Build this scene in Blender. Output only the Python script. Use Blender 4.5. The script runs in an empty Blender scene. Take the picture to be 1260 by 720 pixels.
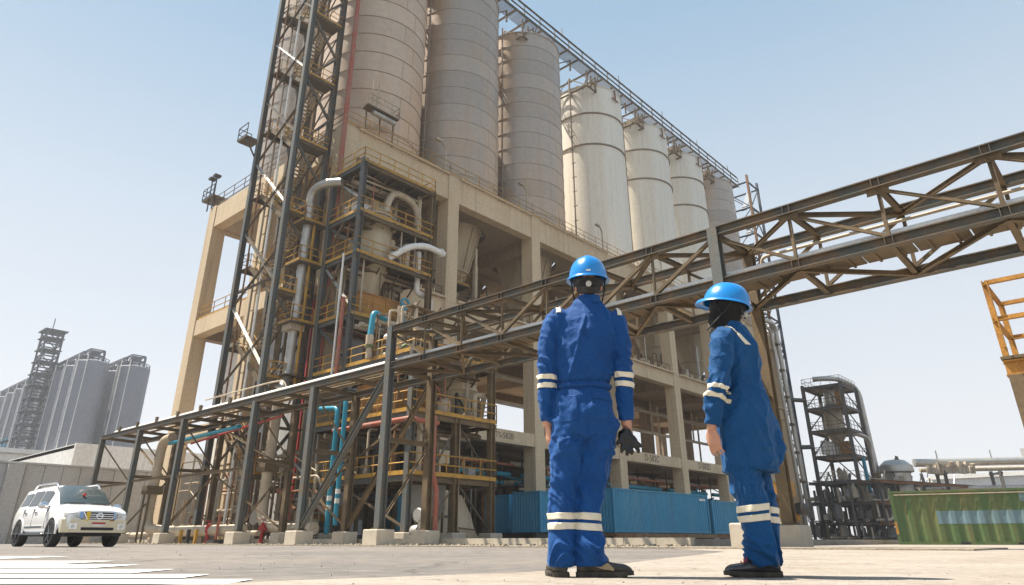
import bpy, bmesh, math, random
from mathutils import Vector, Matrix, noise
random.seed(7)
R = math.radians
SC = bpy.context.scene
COL = SC.collection

# ------------------------------------------------------------------ camera
AZ = R(42.4)          # view azimuth in the plant grid (x = along the long face, y = along the short face)
cam_d = bpy.data.cameras.new('camera'); cam = bpy.data.objects.new('camera', cam_d); COL.objects.link(cam)
cam.location = (0, 0, 0.17)
cam.rotation_euler = (R(90 + 23.37), 0, AZ - R(90))
cam_d.sensor_width = 36; cam_d.lens = 24.0
cam_d.shift_x = 10 / 1260; cam_d.shift_y = -57 / 1260
cam_d.clip_start = 0.05; cam_d.clip_end = 6000
SC.camera = cam

# ------------------------------------------------------------------ world + sun
SUN_EL = 64.0
SUNH = Vector((-0.47, 0.88, 0)).normalized()
SUNV = Vector((SUNH.x * math.cos(R(SUN_EL)), SUNH.y * math.cos(R(SUN_EL)), math.sin(R(SUN_EL))))
w = bpy.data.worlds.new('World'); SC.world = w; w.use_nodes = True
nt = w.node_tree
bg = nt.nodes['Background']; sky = nt.nodes.new('ShaderNodeTexSky')
sky.sky_type = 'NISHITA'; sky.sun_disc = False
sky.sun_elevation = R(SUN_EL); sky.sun_rotation = math.atan2(SUNH.x, SUNH.y)
sky.altitude = 0; sky.air_density = 1.0; sky.dust_density = 1.0; sky.ozone_density = 1.0
# dusty desert air: the clear sky pales towards a milky horizon, the same all the way round
geo = nt.nodes.new('ShaderNodeTexCoord'); sep = nt.nodes.new('ShaderNodeSeparateXYZ'); nt.links.new(geo.outputs['Generated'], sep.inputs[0])
rmp = nt.nodes.new('ShaderNodeValToRGB'); nt.links.new(sep.outputs['Z'], rmp.inputs[0])
cr = rmp.color_ramp; cr.elements[0].position = 0.0; cr.elements[0].color = (.90, .905, .93, 1); cr.elements[1].position = 1.0; cr.elements[1].color = (.27, .42, .62, 1)
for p_, c_ in ((.15, (.87, .885, .92)), (.40, (.68, .77, .86)), (.66, (.38, .56, .74))):
    e_ = cr.elements.new(p_); e_.color = (*c_, 1)
scl = nt.nodes.new('ShaderNodeVectorMath'); scl.operation = 'SCALE'; scl.inputs['Scale'].default_value = 6.0
nt.links.new(rmp.outputs[0], scl.inputs[0])
mxs = nt.nodes.new('ShaderNodeMix'); mxs.data_type = 'RGBA'; mxs.inputs['Factor'].default_value = .88
nt.links.new(sky.outputs[0], mxs.inputs['A']); nt.links.new(scl.outputs[0], mxs.inputs['B'])
nt.links.new(mxs.outputs['Result'], bg.inputs[0]); bg.inputs[1].default_value = 0.078
sd = bpy.data.lights.new('sun', 'SUN'); so = bpy.data.objects.new('sun', sd); COL.objects.link(so)
sd.energy = 5.0; sd.angle = R(0.53); sd.color = (1.0, 0.92, 0.80)
so.rotation_euler = SUNV.to_track_quat('Z', 'Y').to_euler()
so.location = (-50, 80, 150)
vs = SC.view_settings
vs.view_transform = 'Standard'; vs.look = 'None'; vs.gamma = 1; vs.exposure = 1.08; vs.use_curve_mapping = False

# ------------------------------------------------------------------ materials
def mat(name, col, rough=0.6, metal=0.0, col2=None, amt=0.5, scale=1.2, streak=1.0, fine=0.12, bump=0.0, bscale=30,
        tint=0.0, spec=0.5, coat=0.0, rvar=0.0, lo=0.45, hi=0.7, runs=0.0, runcol=(.16, .11, .07), pour=0.0, crack=0.0, crackscale=.6, dent=0.0):
    m = bpy.data.materials.new(name); m.use_nodes = True
    t = m.node_tree; N = t.nodes; L = t.links
    b = N['Principled BSDF']
    b.inputs['Roughness'].default_value = rough; b.inputs['Metallic'].default_value = metal
    b.inputs['Specular IOR Level'].default_value = spec; b.inputs['Coat Weight'].default_value = coat
    tc = N.new('ShaderNodeTexCoord')
    mp = N.new('ShaderNodeMapping'); mp.inputs['Scale'].default_value = (1, 1, 1 / streak)
    L.new(tc.outputs['Object'], mp.inputs[0])
    n1 = N.new('ShaderNodeTexNoise'); n1.inputs['Scale'].default_value = scale; n1.inputs['Detail'].default_value = 8
    n1.inputs['Roughness'].default_value = 0.62
    L.new(mp.outputs[0], n1.inputs['Vector'])
    rp = N.new('ShaderNodeMapRange'); rp.inputs['From Min'].default_value = lo; rp.inputs['From Max'].default_value = hi
    rp.inputs['To Max'].default_value = amt
    L.new(n1.outputs[0], rp.inputs['Value'])
    mx = N.new('ShaderNodeMix'); mx.data_type = 'RGBA'
    mx.inputs['A'].default_value = (*col, 1); mx.inputs['B'].default_value = (*(col2 or [c * 0.6 for c in col]), 1)
    L.new(rp.outputs[0], mx.inputs['Factor'])
    colr = mx.outputs['Result']
    def over(fac_socket, c):
        x = N.new('ShaderNodeMix'); x.data_type = 'RGBA'; x.inputs['B'].default_value = (*c, 1)
        L.new(fac_socket, x.inputs['Factor']); L.new(over.c, x.inputs['A']); over.c = x.outputs['Result']
    over.c = colr
    if runs > 0:      # water and dust runs down upright faces
        mr = N.new('ShaderNodeMapping'); mr.inputs['Scale'].default_value = (2.6, 2.6, .10); L.new(tc.outputs['Object'], mr.inputs[0])
        nr = N.new('ShaderNodeTexNoise'); nr.inputs['Scale'].default_value = 1.0; nr.inputs['Detail'].default_value = 7; nr.inputs['Roughness'].default_value = .7; L.new(mr.outputs[0], nr.inputs['Vector'])
        rr = N.new('ShaderNodeMapRange'); rr.inputs['From Min'].default_value = .52; rr.inputs['From Max'].default_value = .74; rr.inputs['To Max'].default_value = runs; L.new(nr.outputs[0], rr.inputs['Value'])
        over(rr.outputs[0], runcol)
    if pour > 0:      # shutter joints left by the formwork
        sx = N.new('ShaderNodeSeparateXYZ'); L.new(tc.outputs['Object'], sx.inputs[0])
        m1 = N.new('ShaderNodeMath'); m1.operation = 'DIVIDE'; m1.inputs[1].default_value = 1.22; L.new(sx.outputs['Z'], m1.inputs[0])
        m2 = N.new('ShaderNodeMath'); m2.operation = 'FRACT'; L.new(m1.outputs[0], m2.inputs[0])
        m3 = N.new('ShaderNodeMath'); m3.operation = 'LESS_THAN'; m3.inputs[1].default_value = .022; L.new(m2.outputs[0], m3.inputs[0])
        m4 = N.new('ShaderNodeMath'); m4.operation = 'MULTIPLY'; m4.inputs[1].default_value = pour; L.new(m3.outputs[0], m4.inputs[0])
        over(m4.outputs[0], [c * .5 for c in col])
    if crack > 0:
        vr = N.new('ShaderNodeTexVoronoi'); vr.feature = 'DISTANCE_TO_EDGE'; vr.inputs['Scale'].default_value = crackscale
        nw = N.new('ShaderNodeTexNoise'); nw.inputs['Scale'].default_value = 2.5; nw.inputs['Detail'].default_value = 5; L.new(tc.outputs['Object'], nw.inputs['Vector'])
        vm = N.new('ShaderNodeVectorMath'); vm.operation = 'MULTIPLY_ADD'; vm.inputs[1].default_value = (.5, .5, .5); L.new(nw.outputs['Color'], vm.inputs[0]); L.new(tc.outputs['Object'], vm.inputs[2]); L.new(vm.outputs[0], vr.inputs['Vector'])
        rk = N.new('ShaderNodeMapRange'); rk.inputs['From Min'].default_value = .002; rk.inputs['From Max'].default_value = .012; rk.inputs['To Min'].default_value = crack; rk.inputs['To Max'].default_value = 0; L.new(vr.outputs['Distance'], rk.inputs['Value'])
        over(rk.outputs[0], [c * .35 for c in col])
    n2 = N.new('ShaderNodeTexNoise'); n2.inputs['Scale'].default_value = scale * 14; n2.inputs['Detail'].default_value = 4
    L.new(tc.outputs['Object'], n2.inputs['Vector'])
    r2 = N.new('ShaderNodeMapRange'); r2.inputs['To Min'].default_value = 1 - fine; r2.inputs['To Max'].default_value = 1 + fine
    r2.inputs['From Min'].default_value = 0.3; r2.inputs['From Max'].default_value = 0.7
    L.new(n2.outputs[0], r2.inputs['Value'])
    hv = N.new('ShaderNodeHueSaturation'); L.new(over.c, hv.inputs['Color'])
    val = r2.outputs[0]
    if tint > 0:
        oi = N.new('ShaderNodeObjectInfo'); r3 = N.new('ShaderNodeMapRange')
        r3.inputs['To Min'].default_value = 1 - tint; r3.inputs['To Max'].default_value = 1 + tint
        L.new(oi.outputs['Random'], r3.inputs['Value'])
        mm = N.new('ShaderNodeMath'); mm.operation = 'MULTIPLY'
        L.new(val, mm.inputs[0]); L.new(r3.outputs[0], mm.inputs[1]); val = mm.outputs[0]
    L.new(val, hv.inputs['Value'])
    L.new(hv.outputs[0], b.inputs['Base Color'])
    if rvar > 0:
        r4 = N.new('ShaderNodeMapRange'); r4.inputs['To Min'].default_value = max(0.02, rough - rvar); r4.inputs['To Max'].default_value = min(1, rough + rvar)
        L.new(n1.outputs[0], r4.inputs['Value']); L.new(r4.outputs[0], b.inputs['Roughness'])
    if dent > 0:
        nd = N.new('ShaderNodeTexNoise'); nd.inputs['Scale'].default_value = .55; nd.inputs['Detail'].default_value = 2; L.new(tc.outputs['Object'], nd.inputs['Vector'])
        bd = N.new('ShaderNodeBump'); bd.inputs['Strength'].default_value = dent; bd.inputs['Distance'].default_value = .25; L.new(nd.outputs[0], bd.inputs['Height']); L.new(bd.outputs[0], b.inputs['Normal'])
    if bump > 0:
        n3 = N.new('ShaderNodeTexNoise'); n3.inputs['Scale'].default_value = bscale; n3.inputs['Detail'].default_value = 6
        L.new(tc.outputs['Object'], n3.inputs['Vector'])
        bp = N.new('ShaderNodeBump'); bp.inputs['Strength'].default_value = bump; bp.inputs['Distance'].default_value = 0.02
        L.new(n3.outputs[0], bp.inputs['Height']); L.new(bp.outputs[0], b.inputs['Normal'])
    return m

M = {}
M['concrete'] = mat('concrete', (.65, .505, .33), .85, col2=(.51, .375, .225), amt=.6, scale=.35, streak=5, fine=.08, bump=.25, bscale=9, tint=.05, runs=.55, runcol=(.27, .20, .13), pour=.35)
M['concrete_shaded'] = mat('bay_shaded_concrete', (.33, .25, .17), .9, col2=(.20, .145, .095), amt=.6, scale=.35, streak=4, fine=.1, bump=.25, bscale=9, runs=.5, runcol=(.10, .07, .05), pour=.3)  # inner slabs, beams and columns: bay shade put into a darker concrete colour
M['steel'] = mat('grey_steel', (.078, .080, .068), .6, .1, col2=(.17, .105, .05), amt=.85, scale=1.4, fine=.2, tint=.12, lo=.42, hi=.64, runs=.5, runcol=(.16, .085, .04))
M['steel_blue'] = mat('blue_grey_steel', (.105, .115, .11), .55, .1, col2=(.15, .105, .06), amt=.75, scale=1.2, fine=.18, tint=.08, runs=.4, runcol=(.15, .09, .05))
M['steel_brown'] = mat('dusty_steel', (.125, .088, .046), .7, .1, col2=(.23, .15, .07), amt=.7, scale=1.3, fine=.2, tint=.15)
M['yellow'] = mat('yellow_paint', (.46, .25, .03), .6, col2=(.20, .10, .035), amt=.8, scale=2.0, fine=.15, tint=.12)
M['grating'] = mat('steel_grating', (.10, .085, .065), .7, .2, col2=(.18, .12, .07), amt=.6, scale=2, fine=.2)
M['silo_grey'] = mat('silo_aluminium_grey', (.44, .375, .315), .42, .2, col2=(.56, .38, .235), amt=.85, scale=.16, streak=2.5, fine=.06, tint=.09, rvar=.12, runs=.35, runcol=(.30, .20, .12), dent=.10, lo=.42, hi=.62)
M['silo_tan'] = mat('silo_aluminium_tan', (.60, .46, .34), .5, .2, col2=(.58, .35, .19), amt=.8, scale=.16, streak=2.5, fine=.06, tint=.06, rvar=.1, runs=.3, runcol=(.36, .22, .12), dent=.10)
M['silo_white'] = mat('silo_painted_cream', (.86, .80, .68), .45, 0, col2=(.70, .57, .40), amt=.5, scale=.25, streak=9, fine=.05, tint=.03, runs=.4, runcol=(.46, .34, .22), dent=.08)
M['seam_grey'] = mat('weld_seam_grey', (.46, .40, .34), .5, .2, fine=.12)
M['seam_tan'] = mat('weld_seam_tan', (.37, .26, .17), .6, .1, fine=.12)
M['seam'] = mat('weld_seam', (.30, .235, .175), .7, .1, fine=.15)
M['dust_pipe'] = mat('dusty_cream_pipe', (.50, .42, .31), .6, .05, col2=(.28, .20, .12), amt=.7, scale=1.5, streak=2, fine=.12, tint=.08)
M['silver'] = mat('silver_cladding', (.50, .48, .44), .4, .6, col2=(.34, .26, .17), amt=.55, scale=1.2, fine=.1, tint=.08)
M['white_pipe'] = mat('white_pipe', (.78, .76, .72), .5, col2=(.6, .52, .4), amt=.4, scale=1.0)
M['teal'] = mat('teal_paint', (.015, .26, .38), .45, col2=(.05, .16, .2), amt=.4, scale=2)
M['rust_red'] = mat('faded_red_paint', (.36, .10, .06), .7, col2=(.30, .20, .14), amt=.7, scale=1.6, fine=.2)
M['red'] = mat('red_paint', (.45, .03, .025), .5, col2=(.2, .04, .03), amt=.5, scale=3)
M['orange_rust'] = mat('rusty_orange_cladding', (.42, .19, .04), .75, col2=(.17, .09, .035), amt=.8, scale=1.2, fine=.25)
M['moss'] = mat('green_paint_faded', (.12, .17, .05), .7, col2=(.2, .15, .07), amt=.6, scale=2)
M['vessel'] = mat('cream_vessel', (.50, .42, .29), .55, .05, col2=(.30, .21, .12), amt=.7, scale=.8, streak=4, fine=.08)
M['wall_grey'] = mat('grey_cladding', (.46, .455, .44), .7, col2=(.36, .34, .31), amt=.5, scale=.5, streak=6)
M['white_wall'] = mat('white_render', (.80, .78, .74), .8, col2=(.64, .59, .52), amt=.45, scale=.2, streak=6)
M['blue_box'] = mat('blue_container_paint', (.028, .25, .42), .5, col2=(.09, .26, .36), amt=.6, scale=.6, streak=5, fine=.1, tint=.10, runs=.5, runcol=(.03, .13, .18))
M['green_box'] = mat('green_container_paint', (.062, .115, .035), .65, col2=(.20, .17, .055), amt=.6, scale=.9, streak=5, fine=.15, lo=.46, hi=.7, runs=.7, runcol=(.20, .12, .05))
M['patch_blue'] = mat('grey_blue_overpaint', (.13, .21, .24), .7, col2=(.10, .14, .10), amt=.6, scale=2, streak=5)
M['rust'] = mat('rust', (.20, .09, .04), .85, col2=(.33, .2, .1), amt=.7, scale=2.5, fine=.25)
M['wood'] = mat('weathered_timber', (.24, .15, .085), .85, col2=(.13, .075, .05), amt=.7, scale=2, fine=.2)
M['rust_yellow'] = mat('rusty_yellow_steel', (.42, .21, .035), .7, col2=(.20, .085, .03), amt=.85, scale=2.5, fine=.25)
M['black'] = mat('black_rubber', (.012, .012, .013), .65, fine=.2)
M['dark'] = mat('dark_void_metal', (.045, .042, .04), .7, fine=.2)
M['dark_blue_steel'] = mat('dark_blue_steel', (.05, .07, .10), .5, .2, col2=(.1, .08, .06), amt=.5, tint=.1)
M['asphalt'] = mat('asphalt', (.15, .136, .124), .9, col2=(.205, .18, .155), amt=.8, scale=.35, fine=.25, bump=.6, bscale=140, crack=.6, crackscale=.35, lo=.4, hi=.6)
M['paint_white'] = mat('road_paint', (.78, .77, .74), .8, col2=(.5, .48, .44), amt=.6, scale=3, fine=.1, bump=.3, bscale=120)
M['slab'] = mat('pale_concrete_apron', (.335, .295, .25), .9, col2=(.25, .20, .155), amt=.7, scale=1.1, fine=.16, bump=.8, bscale=70, crack=.5, crackscale=.8, lo=.42, hi=.66)
M['sand'] = mat('sandy_ground', (.42, .32, .20), .95, col2=(.33, .26, .175), amt=.6, scale=.12, fine=.15, bump=.4, bscale=20)
M['bounce_cut_floor'] = mat('bounce_cutting_floor', (.13, .105, .08), .8, col2=(.07, .055, .045), amt=.8, scale=.5, fine=.2)  # floor colour made dark to cut ground bounce inside the bays
M['gravel'] = mat('gravel', (.34, .29, .22), .95, col2=(.16, .13, .1), amt=.9, scale=6, fine=.5, bump=1, bscale=40)
M['plinth'] = mat('plinth_concrete', (.50, .44, .35), .85, col2=(.34, .28, .2), amt=.5, scale=2.5, fine=.1, bump=.3, bscale=25)
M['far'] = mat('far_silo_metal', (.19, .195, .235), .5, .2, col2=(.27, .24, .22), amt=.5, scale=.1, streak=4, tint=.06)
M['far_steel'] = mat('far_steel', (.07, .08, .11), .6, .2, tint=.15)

# ------------------------------------------------------------------ mesh helpers
ORG = {}
class MB:
    def __init__(s): s.v = []; s.f = []; s.sm = False
    def quadloop(s, loops, cap=True, close=True):
        n = len(loops[0]); b = len(s.v)
        for lp in loops: s.v += [tuple(p) for p in lp]
        for i in range(len(loops) - 1):
            for j in range(n if close else n - 1):
                k = (j + 1) % n
                s.f.append((b + i * n + j, b + i * n + k, b + (i + 1) * n + k, b + (i + 1) * n + j))
        if cap:
            s.f.append(tuple(b + j for j in reversed(range(n))))
            s.f.append(tuple(b + (len(loops) - 1) * n + j for j in range(n)))
        return s
    def box(s, x0, x1, y0, y1, z0, z1):
        return s.quadloop([[(x0, y0, z0), (x1, y0, z0), (x1, y1, z0), (x0, y1, z0)], [(x0, y0, z1), (x1, y0, z1), (x1, y1, z1), (x0, y1, z1)]])
    def beam(s, p0, p1, w, h, prof='box', up=None):
        p0 = Vector(p0); p1 = Vector(p1); d = (p1 - p0)
        if d.length < 1e-6: return s
        d.normalize()
        up = Vector(up) if up else (Vector((0, 0, 1)) if abs(d.z) < 0.92 else Vector((0, 1, 0)))
        sd_ = d.cross(up).normalized(); u2 = sd_.cross(d)
        a, b = w / 2, h / 2
        if prof == 'box': pr = [(-a, -b), (a, -b), (a, b), (-a, b)]
        elif prof == 'I':
            t = h * .11; q = w * .10
            pr = [(-a, -b), (a, -b), (a, -b + t), (q, -b + t), (q, b - t), (a, b - t), (a, b), (-a, b), (-a, b - t), (-q, b - t), (-q, -b + t), (-a, -b + t)]
        elif prof == 'H':
            t = w * .11; q = h * .10
            pr = [(-a, -b), (-a + t, -b), (-a + t, -q), (a - t, -q), (a - t, -b), (a, -b), (a, b), (a - t, b), (a - t, q), (-a + t, q), (-a + t, b), (-a, b)]
        elif prof == 'L':
            t = w * .18
            pr = [(-a, -b), (a, -b), (a, -b + t), (-a + t, -b + t), (-a + t, b), (-a, b)]
        return s.quadloop([[p + sd_ * x + u2 * y for x, y in pr] for p in (p0, p1)])
    def tube(s, pts, r, seg=10, cap=True):
        pts = [Vector(p) for p in pts]; n = len(pts)
        rr = r if isinstance(r, (list, tuple)) else [r] * n
        loops = []; prev = None
        for i, p in enumerate(pts):
            t = (pts[min(i + 1, n - 1)] - pts[max(i - 1, 0)])
            if t.length < 1e-9: t = Vector((0, 0, 1))
            t.normalize()
            if prev is None:
                a = Vector((0, 0, 1)) if abs(t.z) < .9 else Vector((1, 0, 0))
                x = t.cross(a).normalized()
            else:
                x = (prev - t * prev.dot(t)); x = x.normalized() if x.length > 1e-6 else t.cross(Vector((0, 0, 1))).normalized()
            prev = x; y = t.cross(x)
            loops.append([p + (x * math.cos(k * 2 * math.pi / seg) + y * math.sin(k * 2 * math.pi / seg)) * rr[i] for k in range(seg)])
        s.sm = True
        return s.quadloop(loops, cap)
    def lathe(s, c, prof, seg=24, axis='z', cap=False):
        """prof: list of (radius, height)"""
        loops = []
        for r, h in prof:
            lp = []
            for k in range(seg):
                a = k * 2 * math.pi / seg; x, y = r * math.cos(a), r * math.sin(a)
                q = (x, y, h) if axis == 'z' else ((h, x, y) if axis == 'x' else (y, h, x))
                lp.append((c[0] + q[0], c[1] + q[1], c[2] + q[2]))
            loops.append(lp)
        s.sm = True
        return s.quadloop(loops, cap)
    def build(s, name, m, parent=None, local=False, ang=35):
        o0 = ORG.get(parent.name, Vector((0, 0, 0))) if (parent is not None and not local) else Vector((0, 0, 0))
        me = bpy.data.meshes.new(name)
        me.from_pydata([(x - o0.x, y - o0.y, z - o0.z) for x, y, z in s.v], [], s.f)
        if s.sm:
            me.shade_smooth(); me.set_sharp_from_angle(angle=R(ang))
        o = bpy.data.objects.new(name, me); COL.objects.link(o)
        if isinstance(m, str): m = M[m]
        me.materials.append(m)
        if parent is not None:
            o.parent = parent; ORG[o.name] = o0
        return o

def arc(c, a, b, r, n=8):
    """points of a quarter bend: centre c, unit vectors a (start) and b (end)"""
    c = Vector(c); a = Vector(a); b = Vector(b)
    return [c + (a * math.cos(t) + b * math.sin(t)) * r for t in [math.pi / 2 * i / n for i in range(n + 1)]]
def bend(pts, r, n=6):
    """round the corners of a polyline"""
    P = [Vector(p) for p in pts]; out = [P[0]]
    for i in range(1, len(P) - 1):
        a = (P[i - 1] - P[i]); b = (P[i + 1] - P[i]); rr = min(r, a.length * .48, b.length * .48)
        a = P[i] + a.normalized() * rr; b = P[i] + b.normalized() * rr
        for k in range(n + 1):
            t = k / n; out.append((a * (1 - t) + P[i] * t) * (1 - t) + (P[i] * (1 - t) + b * t) * t)
    out.append(P[-1]); return out

def tag(o, label, cat=None, group=None, kind=None):
    if label: o['label'] = label
    if cat: o['category'] = cat
    if group: o['group'] = group
    if kind: o['kind'] = kind
    return o
def thing(name, label, cat, loc=(0, 0, 0), group=None, rotz=0):
    o = bpy.data.objects.new(name, None); COL.objects.link(o); o.location = loc; o.rotation_euler = (0, 0, rotz)
    o.empty_display_size = .3
    ORG[o.name] = Vector(loc)
    return tag(o, label, cat, group)
def member(parent, name, p0, p1, w, h, m, prof='box', up=None):
    k = 1 + random.uniform(-.03, .03); j = Vector([random.uniform(-.003, .003) for _ in range(3)])
    return MB().beam(Vector(p0) + j, Vector(p1) + j, w * k, h * k, prof, up).build(name, m, parent)
def railing(parent, pts, m='yellow', h=1.0, step=1.6, name='railing', r=.036, toe=True, seg=5):
    b = MB(); P = [Vector(p) for p in pts]
    for i in range(len(P) - 1):
        a, c = P[i], P[i + 1]; L_ = (c - a).length; n = max(1, round(L_ / step))
        for k in range(n + 1):
            q = a.lerp(c, k / n); b.tube([q, q + Vector((0, 0, h))], r, seg)
        for z in (h, h * .53): b.tube([a + Vector((0, 0, z)), c + Vector((0, 0, z))], r, seg)
        if toe: b.beam(a + Vector((0, 0, .09)), c + Vector((0, 0, .09)), .012, .16)
    return b.build(name, m, parent)
def inst(o, parent=None):
    c = o.copy(); COL.objects.link(c)
    if parent is not None: c.parent = parent; ORG[c.name] = ORG.get(parent.name, Vector((0, 0, 0)))
    return c
def struct(b, name, m):
    o = b.build(name, m); o['kind'] = 'structure'; return o
FWD = Vector((math.cos(AZ), math.sin(AZ), 0)); RGT = Vector((math.sin(AZ), -math.cos(AZ), 0))
def cp(b, d, z=0):
    """point from lateral offset and distance in the viewing direction of the street"""
    return FWD * d + RGT * b + Vector((0, 0, z))
# ------------------------------------------------------------------ ground
struct(MB().quadloop([[(-900, -900, -.012), (900, -900, -.012), (900, 900, -.012), (-900, 900, -.012)]], cap=True), 'ground', 'sand')
# asphalt road: a strip running across the view between the apron and the plant
road = MB()
road.v = [tuple(p) for p in ((-14, 64, -.004), (-14, 6, -.004), (-6, 3.0, -.004), (1.0, 3.3, -.004), (2.5, 3.08, -.004), (3.43, 2.95, -.004), (4.62, 3.23, -.004), (7.2, 4.19, -.004), (12.3, 5.97, -.004), (16.6, 9.5, -.004), (16.6, 64, -.004))]
road.f = [tuple(range(11))]
struct(road, 'road', 'asphalt')
slab = MB()
slab.v = [(-30, -30, 0), (60, -30, 0), (60, 24, 0), (42, 12, 0), (16.9, 9.7, 0), (12.3, 5.97, 0), (7.2, 4.19, 0), (4.62, 3.23, 0), (3.43, 2.95, 0), (2.5, 3.08, 0), (1.0, 3.3, 0), (-6, 3.0, 0), (-30, 3, 0)]
slab.f = [tuple(range(13))]
struct(slab, 'concrete_apron', 'slab')
# crossing stripes: each one its own painted mark on the road
for d_, b1, th_ in ((2.75, -.85, .38), (3.27, -1.20, .42), (3.82, -1.62, .40), (4.36, -2.15, .62), (5.15, -2.85, .78), (6.17, -3.62, .86), (8.0, -5.3, 1.2)):
    m_ = MB(); b0 = b1 - 7
    m_.v = [tuple(cp(b0, d_, .001)), tuple(cp(b1, d_, .001)), tuple(cp(b1 - .02, d_ + th_, .001)), tuple(cp(b0, d_ + th_, .001))]
    m_.f = [(0, 1, 2, 3)]
    struct(m_, 'crossing_stripe', 'paint_white')
# gravel strip in front of the plant and the raised plant pad with its kerb
struct(MB().box(16.62, 20.4, 3.0, 64, -.3, .035), 'gravel_strip', 'gravel')
struct(MB().box(20.65, 140, 12.0, 130, -.3, .24), 'plant_pad', 'slab')
struct(MB().box(24.4, 99.2, 37.9, 57.6, .2, .25), 'plant_dark_pad', 'bounce_cut_floor')  # added dark pad, mostly unseen, keeps bounce light off the deck underside
struct(MB().box(20.7, 29.5, 26.0, 37.9, .2, .246), 'tower_floor', 'bounce_cut_floor')
y = 11.0
while y < 62:
    o = struct(MB().box(20.41, 20.65, y, y + 1.18, -.3, .27), 'kerb_stone', 'plinth'); y += 1.2

# ------------------------------------------------------------------ pipe bridge and rack
UN, UF = 17.5, 19.85
ZL, ZU, ZLF, ZUF = 6.84, 8.43, 6.72, 8.55
br = thing('pipe_bridge', 'long grey green lattice steel pipe bridge crossing overhead on trestle legs', 'pipe bridge', (UN, 22.4, 0))
GS, BS = 'steel', 'steel_brown'
VN = [22.4 - 2.1 * i for i in range(8)] + [5.55, 3.3, .95, -1.4, -3.75, -6.1]
def chord(name, u, v0, v1, z, wd, ht, m=GS): return member(br, name, (u, v0, z), (u, v1, z), wd, ht, m, 'I')
chord('upper_chord', UN, 22.25, -6.2, ZU, .24, .27); chord('upper_chord', UF, 22.25, -6.2, ZUF, .24, .27)
chord('lower_chord', UN, 54.3, 22.6, ZL, .24, .27); chord('lower_chord', UN, 22.2, -6.2, ZL, .24, .27)
chord('lower_chord', UF, 54.3, 22.6, ZLF, .24, .27); chord('lower_chord', UF, 22.2, -6.2, ZLF, .24, .27)
for i, v in enumerate(VN):
    post = i in (0, 7)
    if not post:
        member(br, 'vertical', (UN, v, ZL + .13), (UN, v, ZU - .13), .10, .10, BS, 'L')
        member(br, 'vertical', (UF, v, ZLF + .13), (UF, v, ZUF - .13), .10, .10, BS, 'L')
        g_ = MB().beam((UN - .02, v - .26, ZU - .2), (UN - .02, v + .26, ZU - .2), .014, .22); g_.build('gusset_plate', BS, br)
    member(br, 'cross_beam', (UN + .13, v, ZU - .05), (UF - .13, v, ZUF - .06), .13, .15, BS, 'I')
    member(br, 'cross_beam', (UN + .13, v, ZL - .06), (UF - .13, v, ZLF - .03), .13, .15, BS, 'I')
    if i < len(VN) - 1:
        a, c = v, VN[i + 1]
        if i < 3 or i >= 7: p, q = (a, ZU - .15), (c, ZL + .15)
        else: p, q = (c, ZU - .15), (a, ZL + .15)
        member(br, 'diagonal', (UN, p[0], p[1]), (UN, q[0], q[1]), .11, .10, BS, 'L')
        member(br, 'diagonal', (UF, q[0], p[1] + .1), (UF, p[0], q[1] - .1), .09, .09, BS, 'L')
        # plan bracing top and bottom
        if i % 2 == 0:
            member(br, 'plan_brace', (UN + .1, a, ZU - .1), (UF - .1, c, ZUF - .14), .10, .12, BS, 'I')
            member(br, 'plan_brace', (UN + .1, a, ZL - .12), (UF - .1, c, ZLF - .08), .10, .12, BS, 'I')
        else:
            member(br, 'plan_brace', (UN + .1, c, ZU - .1), (UF - .1, a, ZUF - .14), .10, .12, BS, 'I')
            member(br, 'plan_brace', (UN + .1, c, ZL - .12), (UF - .1, a, ZLF - .08), .10, .12, BS, 'I')
# lower deck: a cable tray of short pans carried beside the near chord
y = 22.1
while y > -6:
    b_ = MB().box(UN + .2, UN + 1.12, y - 1.16, y, ZL - .02, ZL + .03)
    for q in (y - .3, y - .87): b_.box(UN + .22, UN + 1.1, q - .03, q + .03, ZL - .07, ZL - .022)
    b_.build('tray_pan', BS, br); y -= 1.2
y = 54
while y > 22.8:
    member(br, 'rack_beam', (UN + .13, y, ZL - .03), (UF - .13, y, ZLF + .02), .14, .18, BS, 'I'); y -= 2.6
# pipe rail inside the bridge
rb = MB(); pts = bend([(18.7, 6.9, 6.95), (18.7, 6.9, 7.78), (18.7, -6, 7.8)], .2); rb.tube(pts, .05, 8); rb.build('guard_pipe', 'dust_pipe', br)
# legs
TR = [(22.4, 8.55, 8.65), (27.85, 6.75, 6.65), (33.15, 6.75, 6.65), (41.3, 6.75, 6.65), (47.6, 6.75, 6.65), (54.1, 6.75, 6.65), (7.7, 8.55, 8.65)]
def plinth(u, v, s=.8, h=.58, label='', group='concrete plinths under the rack legs'):
    b_ = MB(); c = .03
    b_.quadloop([[(u - s / 2, v - s / 2, -.2), (u + s / 2, v - s / 2, -.2), (u + s / 2, v + s / 2, -.2), (u - s / 2, v + s / 2, -.2)],
                 [(u - s / 2, v - s / 2, h - c), (u + s / 2, v - s / 2, h - c), (u + s / 2, v + s / 2, h - c), (u - s / 2, v + s / 2, h - c)],
                 [(u - s / 2 + c, v - s / 2 + c, h), (u + s / 2 - c, v - s / 2 + c, h), (u + s / 2 - c, v + s / 2 - c, h), (u - s / 2 + c, v + s / 2 - c, h)]])
    t = thing('concrete_plinth', label, 'plinth', (u, v, 0), group)
    b_.build('footing', 'plinth', t)
    bb = MB().box(u - .24, u + .24, v - .24, v + .24, h, h + .03)
    bb.build('base_plate', 'steel_brown', t)
    for dx in (-.18, .18):
        for dy in (-.18, .18): bb2 = MB().tube([(u + dx, v + dy, h + .03), (u + dx, v + dy, h + .08)], .02, 6); bb2.build('anchor_bolt', 'steel_brown', t)
    return t
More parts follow.
